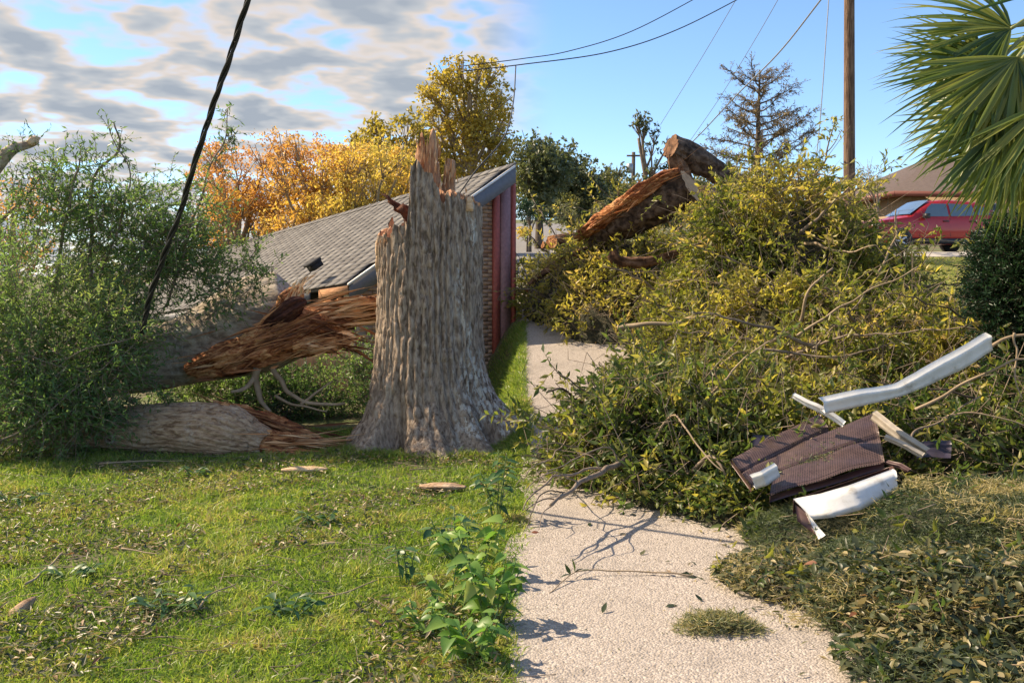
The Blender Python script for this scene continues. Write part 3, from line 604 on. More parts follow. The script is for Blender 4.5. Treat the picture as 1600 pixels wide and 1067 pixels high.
# ------------------------------------------------------------------ brick house with shingled roof
BRM = NT('house_brick'); v_ = BRM.tint(); nb = BRM.noise(BRM.coord(), 30, 4)
c = BRM.ramp(v_, [(0, (.38, .21, .125)), (.4, (.50, .30, .18)), (.75, (.58, .38, .24)), (1, (.44, .27, .18))]); c = BRM.mix(BRM.math('MULTIPLY', nb, .35), c, (.25, .16, .11))
BRM.l(c, BRM.b.inputs['Base Color']); BRM.b.inputs['Roughness'].default_value = .9; BRM.bump(nb, .4, .006); BRM = BRM.m
MORT = mat_var('mortar', [(.3, (.26, .22, .18)), (.7, (.36, .31, .26))], 12)
SHM = NT('roof_shingle'); v_ = SHM.tint(); nb = SHM.noise(SHM.coord(), 70, 3, .7)
c = SHM.ramp(v_, [(0, (.115, .110, .108)), (.5, (.165, .158, .155)), (1, (.215, .208, .20))]); c = SHM.mix(SHM.math('MULTIPLY', nb, .5), c, (.12, .115, .11))
SHM.l(c, SHM.b.inputs['Base Color']); SHM.b.inputs['Roughness'].default_value = .95; SHM.bump(nb, .5, .004); SHM = SHM.m
GREYP = mat_plain('grey_fascia_paint', (.15, .152, .165), .6); REDP = mat_plain('red_trim_paint', (.44, .105, .075), .65, var=.2); DRED = mat_plain('dull_pink_trim', (.34, .175, .17), .6, var=.2)
RAW = mat_torn('raw_fascia_wood', (.6, .6, 6), [(.3, (.26, .12, .055)), (.6, (.46, .25, .13))], 5); DARKV = mat_plain('vent_black_and_void_shade', (.025, .025, .028), .9); WHT = mat_plain('white_lamp_plastic', (.78, .78, .76), .35, bump=0)
ROOFU = mat_var('roof_felt', [(.3, (.10, .095, .09)), (.7, (.14, .135, .13))], 8)

A = P(545, 442, 14.0); u = unit(np.array([(-321 - 800) / F, 1, (HZ - 579) / F])); wv = unit(np.array([-u[1] * -1, -u[0], 0]))
tt_ = None
# high corner: on the horizontal through A square to the house's length, at photo column 803
tt_ = (803 - 800) / F; sH = (tt_ * A[1] - A[0]) / (wv[0] - tt_ * wv[1]); B = A + wv * sH; B[2] = CH + (HZ - 259) / F * B[1]
HL = 16.5; vS = unit(B - A); SL = np.linalg.norm(B - A); nS = unit(np.cross(u, vS)); nS = nS * (1 if nS[2] > 0 else -1)
house = thing('brick_house', 'brick house with grey shingled roof and damaged eave behind the broken stump', 'house', (A + B) / 2 * [1, 1, 0])
roof = MB().add(np.concatenate([[A - nS * .03, A + u * HL - nS * .03, B + u * HL - nS * .03, B - nS * .03], [A - nS * .07, A + u * HL - nS * .07, B + u * HL - nS * .07, B - nS * .07]]),
    [[0, 1, 2, 3], [7, 6, 5, 4], [0, 4, 5, 1], [1, 5, 6, 2], [2, 6, 7, 3], [3, 7, 4, 0]]).build('roof', ROOFU, house)
ex, wd = .145, .31; tabs = []
for r_ in range(int(SL / ex) + 1):
    off = (r_ % 2) * .5 * wd + .06 * ((r_ * 7) % 5 - 2)
    for q_ in range(int(HL / wd) + 2):
        s0 = q_ * wd - off
        if s0 < -wd * .3 or s0 > HL: continue
        tabs.append((r_ * ex, max(s0, .0) + wd * .5))
tabs = [(a, b) for a, b in tabs if a < SL - .02]
ctr = np.array([A + vS * (a + ex * .5) + u * b for a, b in tabs]); 
vis = np.array([1500 / c_[1] if 300 < PX(c_)[0] < 800 and not (590 < PX(c_)[0] < 745 and PX(c_)[1] > 330) else 0 for c_ in ctr])
own = set(np.argsort(-vis)[:295].tolist())
ax = np.array([u, vS, nS]); tl = unit(vS + nS * -.045); axs = np.array([u, tl, unit(np.cross(u, tl)) * (1 if np.dot(np.cross(u, tl), nS) > 0 else -1)])
hh = np.array([wd * .5 - .004, ex * .62, .0065])
smesh = mesh_data('shingle', *(lambda m: (m.v[0], m.q[0], np.zeros((0, 3), int), m.a[0]))(MB().box((0, 0, 0), hh, axs)), SHM, False)
rest = MB()
for q_, c_ in enumerate(ctr):
    pz = c_ + nS * .004 + vS * rng.normal(0, .004)
    if q_ in own:
        o = bpy.data.objects.new('shingle', smesh); _link(o, roof, pz)
    else: rest.box(pz, hh, axs, rng.random())
o = rest.build('shingles', SHM, roof); o['kind'] = 'stuff'
rd = MB()
for q_ in np.arange(0, HL, .3): rd.box(B + u * (q_ + .15) + nS * .018 - vS * .02, (.146, .09, .008), ax, rng.random())
rd.build('ridge_cap', SHM, roof)
# rake board, eave board, soffit
hz_ = np.array([0, 0, 1.0])
def board(a, b, drop, thick, out, name, mat, parent):
    dv = unit(b - a); o_ = unit(out - dv * np.dot(out, dv)); L_ = np.linalg.norm(b - a); c_ = (a + b) / 2 - hz_ * drop / 2 + o_ * thick / 2
    return MB().box(c_, (L_ / 2, thick / 2, drop / 2), np.array([dv, o_, hz_])).build(name, mat, parent)
board(A - vS * .02 - nS * .03, B - nS * .03, .26, .03, -u, 'rake_board', GREYP, house)
board(A - vS * .02 + u * .01 + nS * .005, B + nS * .005, .035, .05, -u, 'drip_edge', WHT, house)
ev = -unit(np.cross(u, hz_)) * (1 if np.dot(np.cross(u, hz_), vS) > 0 else -1)
board(A - hz_ * .04, A + u * .95 - hz_ * .04, .13, .03, ev, 'eave_board', RAW, house); board(A + u * 1.3 - hz_ * .06, A + u * HL - hz_ * .06, .16, .03, ev, 'eave_board', GREYP, house)
# walls: set in from the roof edge
ins = .32; C0 = A + u * ins + wv * .35; C1 = B + u * ins - wv * .03; gw = unit(np.array([wv[0], wv[1], 0])); bot = -.3
top0 = A[2] - .05 + .35 * (B[2] - A[2]) / sH - .06; top1 = B[2] - .12
def gtop(s): return top0 + (top1 - top0) * s / np.linalg.norm((C1 - C0)[:2])
WLn = np.linalg.norm((C1 - C0)[:2]); uh = unit(np.array([u[0], u[1], 0]))
V = [];
for s_ in (0, WLn):
    for dpt in (.02, .16):
        for z_ in (bot, gtop(s_) - .02):
            q_ = C0 + gw * s_ + uh * dpt; V.append([q_[0], q_[1], z_])
wall = MB().add(V, [[0, 4, 5, 1], [2, 3, 7, 6], [0, 1, 3, 2], [4, 6, 7, 5], [1, 5, 7, 3], [0, 2, 6, 4]]).build('wall', MORT, house)
bw, bh = .205, .066; bl = mesh_data('brick', *(lambda m: (m.v[0], m.q[0], np.zeros((0, 3), int), m.a[0]))(MB().box((0, 0, 0), (bw / 2 - .006, .025, bh / 2 - .005), np.array([gw, uh, hz_]))), BRM, False)
rest = MB(); nb_ = 0
for r_ in range(70):
    z_ = bot + (r_ + .5) * bh
    for q_ in range(20):
        s_ = (q_ + .5 + .5 * (r_ % 2)) * bw
        if s_ > WLn - .05 or z_ + bh / 2 > gtop(max(s_ - bw / 2, 0)) - .02: continue
        c_ = C0 + gw * s_ + uh * .015; c_ = np.array([c_[0], c_[1], z_]); px, py = PX(c_)
        if nb_ < 290 and ((535 < px < 600 and py < 615) or (738 < px < 778 and py < 620)):
            o = bpy.data.objects.new('brick', bl); _link(o, wall, c_); nb_ += 1
        else: rest.box(c_, (bw / 2 - .006, .025, bh / 2 - .005), np.array([gw, uh, hz_]), rng.random())
o = rest.build('bricks', BRM, wall); o['kind'] = 'stuff'
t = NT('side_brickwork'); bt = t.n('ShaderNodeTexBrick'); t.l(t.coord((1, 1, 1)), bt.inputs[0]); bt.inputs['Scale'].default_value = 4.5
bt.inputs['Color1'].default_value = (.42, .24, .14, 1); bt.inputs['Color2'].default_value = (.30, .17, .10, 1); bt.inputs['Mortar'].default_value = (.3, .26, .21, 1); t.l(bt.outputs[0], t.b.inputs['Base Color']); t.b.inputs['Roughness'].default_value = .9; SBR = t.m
Ls = HL - .6
sw = MB(); c_ = C0 + uh * (Ls / 2 + .1) - gw * 0; sw.box((c_[0], c_[1], (bot + 1.0) / 2), (.07, Ls / 2, (1.0 - bot) / 2), np.array([gw, uh, hz_])); sw.build('side_wall', SBR, house)
sw = MB(); c_ = C1 + uh * (Ls / 2 + .2) + gw * -.1; sw.box((c_[0], c_[1], 1.0), (.07, Ls / 2, 1.3), np.array([gw, uh, hz_])); sw.build('high_side_wall', SBR, house)
dk = MB(); c_ = C0 + uh * .95 - gw * .10; dk.box((c_[0], c_[1], 1.36), (.02, .75, .20), np.array([gw, uh, hz_])); dk.build('soffit_void_shade', DARKV, house)  # near-black slab stands in for the shade inside the broken soffit
for px_, w_, m_, nm in ((773, .12, REDP, 'corner_post'), (787, .19, DRED, 'trim_panel'), (800, .07, REDP, 'corner_board')):
    tq = (px_ - 800) / F; s_ = (tq * C0[1] - C0[0]) / (gw[0] - tq * gw[1]); c_ = C0 + gw * s_ - uh * (.03 if m_ is not DARKV else .01)
    z1 = gtop(min(s_, WLn)) - .03; MB().box((c_[0], c_[1], (z1 - .1) / 2), (w_ / 2, .035, (z1 + .1) / 2), np.array([gw, uh, hz_])).build(nm, m_, house)
fl = MB(); fc = P(553, 459, 14.3)
for sx, an in ((-.045, .5), (.05, -.4)):
    a_ = fc + [sx, 0, 0]; b_ = a_ + np.array([sx * .9, -.10, -.05]); fl.tube([a_, (a_ + b_) / 2, b_], [.02, .035, .055], 12)
fl.box(fc + [0, .03, .02], (.05, .02, .04)); fl.build('floodlight', WHT, house, smooth=False)
vt = MB(); vc = P(492, 417, 15.0); vt.box(vc + [0, 0, .02], (.10, .09, .05), np.array([u, vS, nS])); vt.box(vc + nS * .08, (.12, .11, .02), np.array([u, vS, nS])); vt.build('roof_vent', DARKV, house)
MB().tube(wob(curve([P(486, 424, 15.0), P(478, 432, 14.8), P(468, 445, 14.6)], 12), .02, 3, 8), .008, 6).build('roof_wire', TWIGD, house)

# ------------------------------------------------------------------ storm debris heaps on the driveway
# (group, X, depth, half width, half depth, height)
MO = [('tall', 3.65, 12.9, 1.55, 2.0, 2.45), ('tall', 4.3, 12.7, 1.05, 1.6, 2.05), ('tall', 4.5, 12.5, .58, 1.1, 2.05), ('tall', 2.95, 13.0, .9, 1.5, 1.0), ('tall', 3.4, 11.2, 1.6, 1.3, 1.45),
      ('rear', 1.25, 16.6, 1.05, 1.5, 1.15), ('rear', 2.0, 15.9, 1.1, 1.4, 1.62), ('rear', 2.6, 16.3, 1.0, 1.2, 1.5), ('rear', .85, 17.4, .6, 1.2, .95), ('rear', 1.5, 14.9, .75, .9, .85),
      ('middle', 3.0, 9.8, 1.5, 1.2, 1.15), ('middle', 4.6, 10.1, 1.6, 1.4, 1.25), ('middle', 2.3, 11.6, .95, .9, .90), ('middle', 5.8, 11.0, 1.4, 1.4, 1.0),
      ('front', 1.55, 8.75, .95, .85, .80), ('front', 2.35, 8.45, 1.0, .85, .80), ('front', .72, 9.45, .5, .5, .40), ('front', 1.4, 7.8, .45, .45, .42), ('front', 1.62, 7.4, .38, .4, .28),
      ('vines', 4.1, 8.1, 1.2, .9, .72), ('vines', 3.2, 8.3, .9, .75, .66), ('vines', 4.9, 7.4, 1.2, 1.0, .62),
      ('clippings', 3.25, 6.15, 1.15, .9, .58), ('clippings', 2.35, 6.6, .8, .6, .28), ('clippings', 2.5, 5.85, .75, .5, .30), ('clippings', 3.9, 6.0, 1.1, .9, .45),
      ('litter', 2.4, 5.2, .85, .8, .34), ('litter', 3.2, 4.8, 1.0, .9, .36), ('litter', 1.75, 5.75, .55, .5, .13), ('litter', 2.0, 4.4, .5, .6, .12)]
MOG = [m[0] for m in MO]; MOA = np.array([m[1:] for m in MO], float)
def heap0(x, d):
    x = np.asarray(x, float); d = np.asarray(d, float); best = np.zeros(x.shape); who = np.zeros(x.shape, int) - 1
    for q_, (cx_, cd_, rx, rd_, h_) in enumerate(MOA):
        e2 = ((x - cx_) / rx) ** 2 + ((d - cd_) / rd_) ** 2; hh_ = h_ * np.clip(1 - e2, 0, 1) ** .62
        who = np.where(hh_ > best, q_, who); best = np.maximum(best, hh_)
    best = best * (1 + .22 * fbm(np.stack([x * 1.6, d * 1.6, x * 0], -1), 3, 77)) + np.minimum(best, .5) * np.where(np.asarray([m in ('clippings', 'litter') for m in MOG] + [True])[who], .12, .55) * noise(np.stack([x * 3.1, d * 3.1, x * 0], -1), 78); return best, who
_hx, _hd = np.arange(-.6, 7.9, .05), np.arange(3.0, 18.9, .05); _HX, _HD = np.meshgrid(_hx, _hd); _HH, _HW = heap0(_HX, _HD)
_HS = np.gradient(_HH, .05); _HSX, _HSD = _HS[1], _HS[0]
def _hi(x, d):
    return (np.clip(np.rint((np.asarray(d) - 3.0) / .05).astype(int), 0, len(_hd) - 1), np.clip(np.rint((np.asarray(x) + .6) / .05).astype(int), 0, len(_hx) - 1))
def heap(x, d):
    q = _hi(x, d); return _HH[q], _HW[q]
CORE = mat_var('heap_gap_shade', [(.3, (.018, .020, .012)), (.5, (.042, .045, .022)), (.7, (.095, .075, .045))], 22, bump=.8, bd=.05)  # dark filler under the leaves, coloured as shade in the gaps
CORES = mat_var('packed_clippings', [(.3, (.045, .052, .030)), (.5, (.085, .09, .052)), (.7, (.17, .15, .085))], 40, bump=.8, bd=.03)
HP = {}
for g_, nm, lb, ct, at in (('tall', 'brush_pile', 'tallest sunlit heap of leafy yellow green branches in front of the utility pole', 'brush pile', (3.5, 12.8)),
        ('rear', 'brush_pile', 'low brush heap with cut logs beside the street at the back', 'brush pile', (1.5, 16.3)),
        ('middle', 'brush_pile', 'wide tangle of leafy branches between the tall heap and the metal panels', 'brush pile', (3.6, 10)),
        ('front', 'brush_pile', 'dark green leafy branches spilling onto the driveway left of the metal panels', 'brush pile', (1.5, 8.2)),
        ('vines', 'brush_pile', 'shaded broad leaved brush under the long bent white gutter', 'brush pile', (4.1, 7.9)),
        ('clippings', 'clippings_heap', 'grey green mound of grass clippings below the metal panels', 'clippings heap', (3.0, 6.2)),
        ('litter', 'leaf_heap', 'low bank of fallen leaves and dry clippings along the driveway edge', 'leaf heap', (2.4, 5.0))):
    HP[g_] = thing(nm, lb, ct, (at[0], at[1], float(gz(at[0], at[1]))), 'storm debris heaps on the driveway')
gxs, gds = np.arange(-.2, 7.4, .055), np.arange(3.4, 18.4, .055); Xg, Dg = np.meshgrid(gxs, gds); Hg, Wg = heap(Xg, Dg)
Zg = gz(Xg, Dg) + np.where(Hg > 0, Hg * .80 - .05, -.12) + .05 * fbm(np.stack([Xg * 7, Dg * 7, Xg * 0], -1), 3, 61)
Vg = np.stack([Xg, Dg, Zg], -1).reshape(-1, 3); nx = len(gxs); ii = (np.arange(len(gds) - 1)[:, None] * nx + np.arange(nx - 1)[None]).ravel()
Qg = np.stack([ii, ii + 1, ii + nx + 1, ii + nx], -1); wq = Wg.ravel()[Qg].max(1)
for g_ in HP:
    sel = np.isin(wq, [q_ for q_, m in enumerate(MOG) if m == g_]); Qs = Qg[sel]; us, inv = np.unique(Qs, return_inverse=True)
    MB().add(Vg[us], inv.reshape(-1, 4)).build('packed_core', CORES if g_ in ('clippings',) else CORE, HP[g_], smooth=True)
def on_heap(n, groups, xr=(-.2, 7.4), dr_=(3.4, 18.4), mn=.03, g_clear=False):
    X, D = [], []
    while sum(map(len, X)) < n:
        x = rng.uniform(*xr, n * 3); d = rng.uniform(*dr_, n * 3); h, w = heap(x, d); ok = (h > mn) & np.isin(w, [q_ for q_, m in enumerate(MOG) if m in groups])
        q = _hi(x, d); sx, sd = _HSX[q], _HSD[q]
        if g_clear: ok &= ~((x > 1.82) & (x < 3.1) & (d > 6.35) & (d < 7.5))
        ar = np.sqrt(1 + sx ** 2 + sd ** 2); front = np.where(sd < -.4, .12, 1.0)
        ok &= rng.random(n * 3) < np.minimum(ar, 5) / 5 * front; X.append(x[ok]); D.append(d[ok])
    x = np.concatenate(X)[:n]; d = np.concatenate(D)[:n]; h, _ = heap(x, d); q = _hi(x, d); sx, sd = np.clip(_HSX[q], -6, 6), np.clip(_HSD[q], -6, 6)
    return x, d, h, unit(np.stack([-sx, -sd, np.ones_like(x)], -1))
def brush(g_, n, k, L, W, mat, tm, ln=(.22, .55), six=False, dry=.0, out=.75):
    x, d, h, nr = on_heap(n, (g_,), g_clear=g_ in ('front', 'vines', 'clippings')); lift = rng.random(n) ** .7
    p = np.stack([x, d, gz(x, d) + h * (.72 + .3 * lift) - .03], -1); p += nr * rng.uniform(-.1, .12, (n, 1))
    dr = nr * out + rng.normal(size=(n, 3)) * .6; dr[:, 2] += .1
    tt = np.clip(tm + .5 * fbm(p * 1.1 + 3, 3, 29) + rng.normal(0, .06, n), 0, 1); tt = np.where(rng.random(n) < dry, rng.uniform(.85, 1, n), tt)
    lm, sm = MB(), MB(); kp = fbm(p * 1.7 + 8, 3, 43) > -.17; p, dr, tt, nr = p[kp], dr[kp], tt[kp], nr[kp]; n = len(p); twigs(lm, sm, p, dr, rng.uniform(*ln, n), k, L, W, tt, six=six, tw=.005, start=.3, spread=1.05)
    m_ = n // 3; i_ = rng.integers(0, n, m_); a_ = p[i_]; b_ = a_ + unit(nr[i_] * .5 + rng.normal(size=(m_, 3)) * .8) * rng.uniform(.25, .8, (m_, 1)); c_ = b_ + rng.normal(size=(m_, 3)) * .14; sticks(sm, a_, b_, .005, .0035); sticks(sm, b_, c_, .0035, .0015)
    o = lm.build('foliage', mat, HP[g_]); o['kind'] = 'stuff'
    o = sm.build('fine_twigs', TWIG, HP[g_]); o['kind'] = 'stuff'
brush('tall', 3700, 14, .098, .033, LEAF_P, .50, dry=.05)
brush('rear', 1300, 12, .098, .032, LEAF_P, .56, dry=.10)
brush('middle', 3000, 13, .096, .031, LEAF_P, .46, dry=.08)
brush('front', 2300, 12, .095, .032, LEAF_D, .52, six=True, dry=.06)
brush('vines', 1300, 11, .085, .032, LEAF_D, .40, six=True, dry=.04)
# branches sticking through the heaps
def arc(a, b, sag, n=14, s=0):
    a, b = np.asarray(a, float), np.asarray(b, float); u_ = np.linspace(0, 1, n)[:, None]; p = a + (b - a) * u_; p[:, 2] += sag * np.sin(np.pi * u_[:, 0]); return wob(wob(p, .07, s, 2.2), .025, s + 9, 9)
for g_, n_, L0, L1 in (('tall', 44, .5, 1.5), ('middle', 64, .6, 1.9), ('rear', 40, .5, 1.5), ('front', 34, .4, 1.2), ('vines', 24, .5, 1.3)):
    x, d, h, nr = on_heap(n_, (g_,)); blm, bsm = MB(), MB()
    for q_ in range(n_):
        a = np.array([x[q_], d[q_], gz(x[q_], d[q_]) + h[q_] * .95]); ln_ = random.uniform(L0, L1); dv = unit(np.array([random.gauss(0, 1), random.gauss(-.15, .5), random.gauss(.15, .45)]) + nr[q_] * .35)
        b = a + dv * ln_; b[2] = max(b[2], float(gz(b[0], b[1])) + .1); r0 = random.choice((.005, .007, .009, .012, .016, .024))
        ac = arc(a, b, random.uniform(-.05, .18), 14, q_); m_ = 7; twigs(blm, bsm, ac[rng.integers(5, 14, m_)], dv + rng.normal(size=(m_, 3)) * .8, rng.uniform(.1, .3, m_), 7, .09, .031, rng.uniform(.2, .9, m_))
        MB().tube(ac, np.linspace(r0, r0 * .3, 14), 6).build('branch', random.choice((TWIG, TWIG, GOLDB, TWIGD)), HP[g_], smooth=True)
    o = blm.build('branch_leaves', LEAF_D if g_ in ('front', 'vines') else LEAF_P, HP[g_]); o['kind'] = 'stuff'; o = bsm.build('branch_twigs', TWIG, HP[g_]); o['kind'] = 'stuff'
for g_, pts, r0, m_ in (('middle', [P(1195, 540, 9.6), P(1245, 500, 9.4), P(1262, 455, 9.3), P(1300, 420, 9.4)], .022, GOLDB), ('middle', [P(1245, 525, 9.2), P(1330, 470, 9.1), P(1430, 420, 9.2)], .014, GOLDB),
        ('middle', [P(1180, 545, 9.0), P(1300, 560, 8.9), P(1400, 530, 8.9)], .014, TWIG), ('rear', [P(880, 505, 15.2), P(930, 430, 15.2), P(985, 375, 15.2)], .018, TWIG),
        ('middle', [P(965, 512, 10.4), P(1040, 505, 10.2), P(1110, 498, 10.1)], .028, GOLDB), ('tall', [P(1370, 430, 11.2), P(1398, 370, 11.2), P(1402, 330, 11.2)], .016, GOLDB),
        ('tall', [P(1255, 300, 12.2), P(1290, 240, 12.2), P(1305, 180, 12.2)], .014, TWIG), ('tall', [P(1290, 240, 12.2), P(1318, 205, 12.2)], .008, TWIG),
        ('vines', [P(1430, 640, 7.4), P(1500, 608, 7.3), P(1560, 580, 7.2), P(1625, 545, 7.2)], .014, GOLDB), ('vines', [P(1540, 545, 7.3), P(1590, 525, 7.2), P(1640, 505, 7.2)], .014, GOLDB),
        ('vines', [P(1585, 520, 7.2), P(1580, 570, 7.2), P(1600, 620, 7.1)], .010, GOLDB), ('vines', [P(1480, 650, 7.3), P(1540, 650, 7.2), P(1610, 668, 7.1)], .009, GOLDB),
        ('vines', [P(1420, 700, 7.0), P(1445, 668, 7.1), P(1530, 622, 7.1)], .011, TWIG), ('front', [P(1020, 690, 7.9), P(1050, 655, 7.7), P(1090, 700, 7.4), P(1130, 735, 7.2)], .010, GOLDB)):
    MB().tube(wob(curve(pts, 22), .04, int(r0 * 9000), 4), np.linspace(r0, r0 * .45, 22), 8).build('branch', m_, HP[g_], smooth=True)
lm, sm = MB(), MB(); m = 26                                  # sprig at the very top of the tall heap
pp = curve([P(1270, 270, 12.2), P(1290, 240, 12.2), P(1305, 180, 12.2)], 30)[rng.integers(4, 30, m)]
twigs(lm, sm, pp, rng.normal(size=(m, 3)) + [0, 0, .6], rng.uniform(.1, .25, m), 6, .075, .026, rng.uniform(.4, .9, m)); o = lm.build('top_sprig', LEAF_P, HP['tall']); o['kind'] = 'stuff'
# clippings: short blades
def scatter_blades(g_, n, L, W, tm, mat=STRAW, name='loose_clippings', lift=.04, spots=None):
    x, d, h, nr = on_heap(n, (g_,), mn=.012); ok = ~((x > 1.75) & (x < 2.8) & (d > 5.95) & (d < 6.6) & (rng.random(n) < .55)); x, d, h, nr = x[ok], d[ok], h[ok], nr[ok]; n = len(x); p = np.stack([x, d, gz(x, d) + h * .86 + rng.random(n) * lift], -1)
    dr = rng.normal(size=(n, 3)); dr[:, 2] = dr[:, 2] * .45 + .1
    tt = np.clip(tm + .35 * fbm(p * 2.2, 3, 35) + rng.normal(0, .14, n), 0, 1)
    if spots is not None: tt = np.where(fbm(p * 2.6 + 11, 3, 37) > spots, np.clip(rng.normal(.88, .1, n), 0, 1), tt)
    mb = MB(); leaves(mb, p, dr, rng.uniform(.5, 1.3, n) * L, W, tt, fold=.1); o = mb.build(name, mat, HP[g_]); o['kind'] = 'stuff'
scatter_blades('clippings', 52000, .062, .0052, .24, spots=.36)
scatter_blades('litter', 24000, .06, .005, .40, spots=.12)
x, d, h, nr = on_heap(170, ('litter', 'clippings'), mn=.03); n = len(x); p = np.stack([x, d, gz(x, d) + h * .9], -1); lm, sm = MB(), MB(); dr = rng.normal(size=(n, 3)); dr[:, 2] = np.abs(dr[:, 2]) * .4 + .1
twigs(lm, sm, p, dr, rng.uniform(.12, .3, n), 8, .075, .026, rng.uniform(.1, .8, n), six=True, tw=.003, droop=.5); o = lm.build('leafy_sprigs', LEAF_D, HP['litter']); o['kind'] = 'stuff'; o = sm.build('sprig_stems', TWIG, HP['litter']); o['kind'] = 'stuff'
x, d, h, nr = on_heap(5200, ('litter',), dr_=(3.9, 6.3), mn=.012); n = len(x)
p = np.stack([x, d, gz(x, d) + h * .9 + rng.random(n) * .05], -1); dr = rng.normal(size=(n, 3)); dr[:, 2] *= .4
mb = MB(); leaves(mb, p, dr, rng.uniform(.045, .10, n), rng.uniform(.018, .034, n), np.clip(rng.beta(1.15, 2.0, n), 0, .999), six=True, nrm=np.tile([0, 0, 1.0], (n, 1)))
LEAF_GS = mat_leaf('litter_leaf_mass', [(0, (.024, .042, .022)), (.35, (.07, .088, .038)), (.6, (.16, .15, .065)), (.8, (.40, .33, .16)), (.93, (.52, .42, .26)), (1, (.26, .10, .05))], .3)
o = mb.build('leaf_mass', LEAF_GS, HP['litter']); o['kind'] = 'stuff'

def leaf_mesh(name, mat, L, W, shape, curl=.15, fold=.2):
    """a single leaf with midrib fold; shape = list of (t, half width)"""
    V = [[0, 0, 0]]
    for t_, w_ in shape:
        z_ = -curl * L * t_ ** 2
        V += [[t_ * L, w_ * W, z_ + fold * w_ * W], [t_ * L, 0, z_], [t_ * L, -w_ * W, z_ + fold * w_ * W]]
    V.append([L, 0, -curl * L]); n_ = len(shape); T = [[0, 2, 1], [0, 3, 2]]; Q = []
    for q_ in range(n_ - 1):
        b = 1 + 3 * q_; Q += [[b, b + 1, b + 4, b + 3], [b + 1, b + 2, b + 5, b + 4]]
    b = 1 + 3 * (n_ - 1); e_ = 1 + 3 * n_; T += [[b, b + 1, e_], [b + 1, b + 2, e_]]
    V = np.array(V, float); return mesh_data(name, V, np.array(Q, int).reshape(-1, 4), np.array(T, int), np.zeros(len(V)), mat, True)
OVAL = [(.12, .28), (.3, .48), (.5, .5), (.72, .36), (.9, .14)]; LANCE = [(.15, .3), (.35, .5), (.6, .42), (.85, .16)]; HEART = [(.06, .42), (.2, .58), (.42, .52), (.68, .3), (.88, .1)]
def orient(fw, up):
    fw = Vector(fw).normalized(); up = Vector(up); s_ = up.cross(fw)
    if s_.length < 1e-4: s_ = Vector((1, 0, 0)).cross(fw)
    s_.normalize(); n_ = fw.cross(s_); return Matrix((fw, s_, n_)).transposed().to_quaternion()
def place(mesh, name, parent, loc, fw, up, sc=1.0):
    o = bpy.data.objects.new(name, mesh); _link(o, parent, loc); o.rotation_mode = 'QUATERNION'; o.rotation_quaternion = orient(fw, up); o.scale = (sc, sc, sc); return o
LM = [leaf_mesh('leaf', LEAF_G, .085, .03, LANCE), leaf_mesh('leaf', LEAF_G, .075, .036, OVAL, .3), leaf_mesh('leaf', LEAF_G, .06, .026, OVAL, -.2)]
x, d, h, nr = on_heap(230, ('litter',), dr_=(3.9, 5.6), mn=.02)
for q_ in range(230):
    place(LM[q_ % 3], 'leaf', HP['litter'], (x[q_], d[q_], float(gz(x[q_], d[q_])) + h[q_] * .95 + random.uniform(.02, .07)), (random.gauss(0, 1), random.gauss(0, 1), random.gauss(0, .3)), (random.gauss(0, .5), random.gauss(0, .5), 1), random.uniform(.7, 1.25))

x, d, h, nr = on_heap(3600, ('front',), dr_=(6.8, 8.2), mn=.01); n = len(x); p = np.stack([x, d, gz(x, d) + h * .84 + .07 * rng.random(n)], -1) + nr * .03; dr = rng.normal(size=(n, 3)); dr[:, 2] *= .6
mb = MB(); leaves(mb, p, dr, rng.uniform(.05, .10, n), rng.uniform(.02, .034, n), np.clip(rng.beta(1.5, 2.0, n), 0, 1), six=True); o = mb.build('matted_leaves', LEAF_D, HP['front']); o['kind'] = 'stuff'
# loose leaves, straw and crumbs spread past the heaps' edges onto the concrete
n = 5200; x, d, h, nr = on_heap(n, ('litter', 'front', 'rear', 'clippings'), mn=.001); lowh = h < .22; x, d = x[lowh] + rng.normal(0, .13, lowh.sum()) - .05, d[lowh] + rng.normal(0, .13, lowh.sum()); ok = (heap(x, d)[0] < .02) & (x > .1); x, d = x[ok], d[ok]; n = len(x)
p = np.stack([x, d, gz(x, d) + .018 + .01 * rng.random(n)], -1); dr = rng.normal(size=(n, 3)); dr[:, 2] *= .15; mb = MB(); leaves(mb, p, dr, rng.uniform(.03, .085, n), rng.uniform(.006, .028, n), np.clip(rng.beta(1.6, 1.4, n), 0, .98), nrm=np.tile([0, 0, 1.0], (n, 1)))
o = mb.build('leaf_fringe', LEAF_GS, HP['litter']); o['kind'] = 'stuff'
n = 900; d = rng.uniform(4.2, 10, n); x = rng.uniform(.08, 2.0, n); p = np.stack([x, d, gz(x, d) + .017], -1); dr = rng.normal(size=(n, 3)); dr[:, 2] *= .2; mb = MB(); leaves(mb, p, dr, rng.uniform(.006, .022, n), rng.uniform(.004, .01, n), rng.uniform(.2, .95, n), nrm=np.tile([0, 0, 1.0], (n, 1)))
o = mb.build('driveway_crumbs', LEAF_GS, loc=np.zeros(3)); tag(o, 'tiny leaf crumbs scattered on the concrete driveway', 'leaf crumbs', kind='stuff')
x, d, h, nr = on_heap(120, ('litter', 'clippings'), mn=.02); n = len(x); a = np.stack([x, d, gz(x, d) + h * .95 + .03], -1); b = a + np.stack([rng.normal(0, .12, n), rng.normal(0, .12, n), rng.uniform(-.02, .06, n)], -1); mb = MB(); sticks(mb, a, b, .004, .002); o = mb.build('loose_sticks', GOLDB, HP['litter']); o['kind'] = 'stuff'
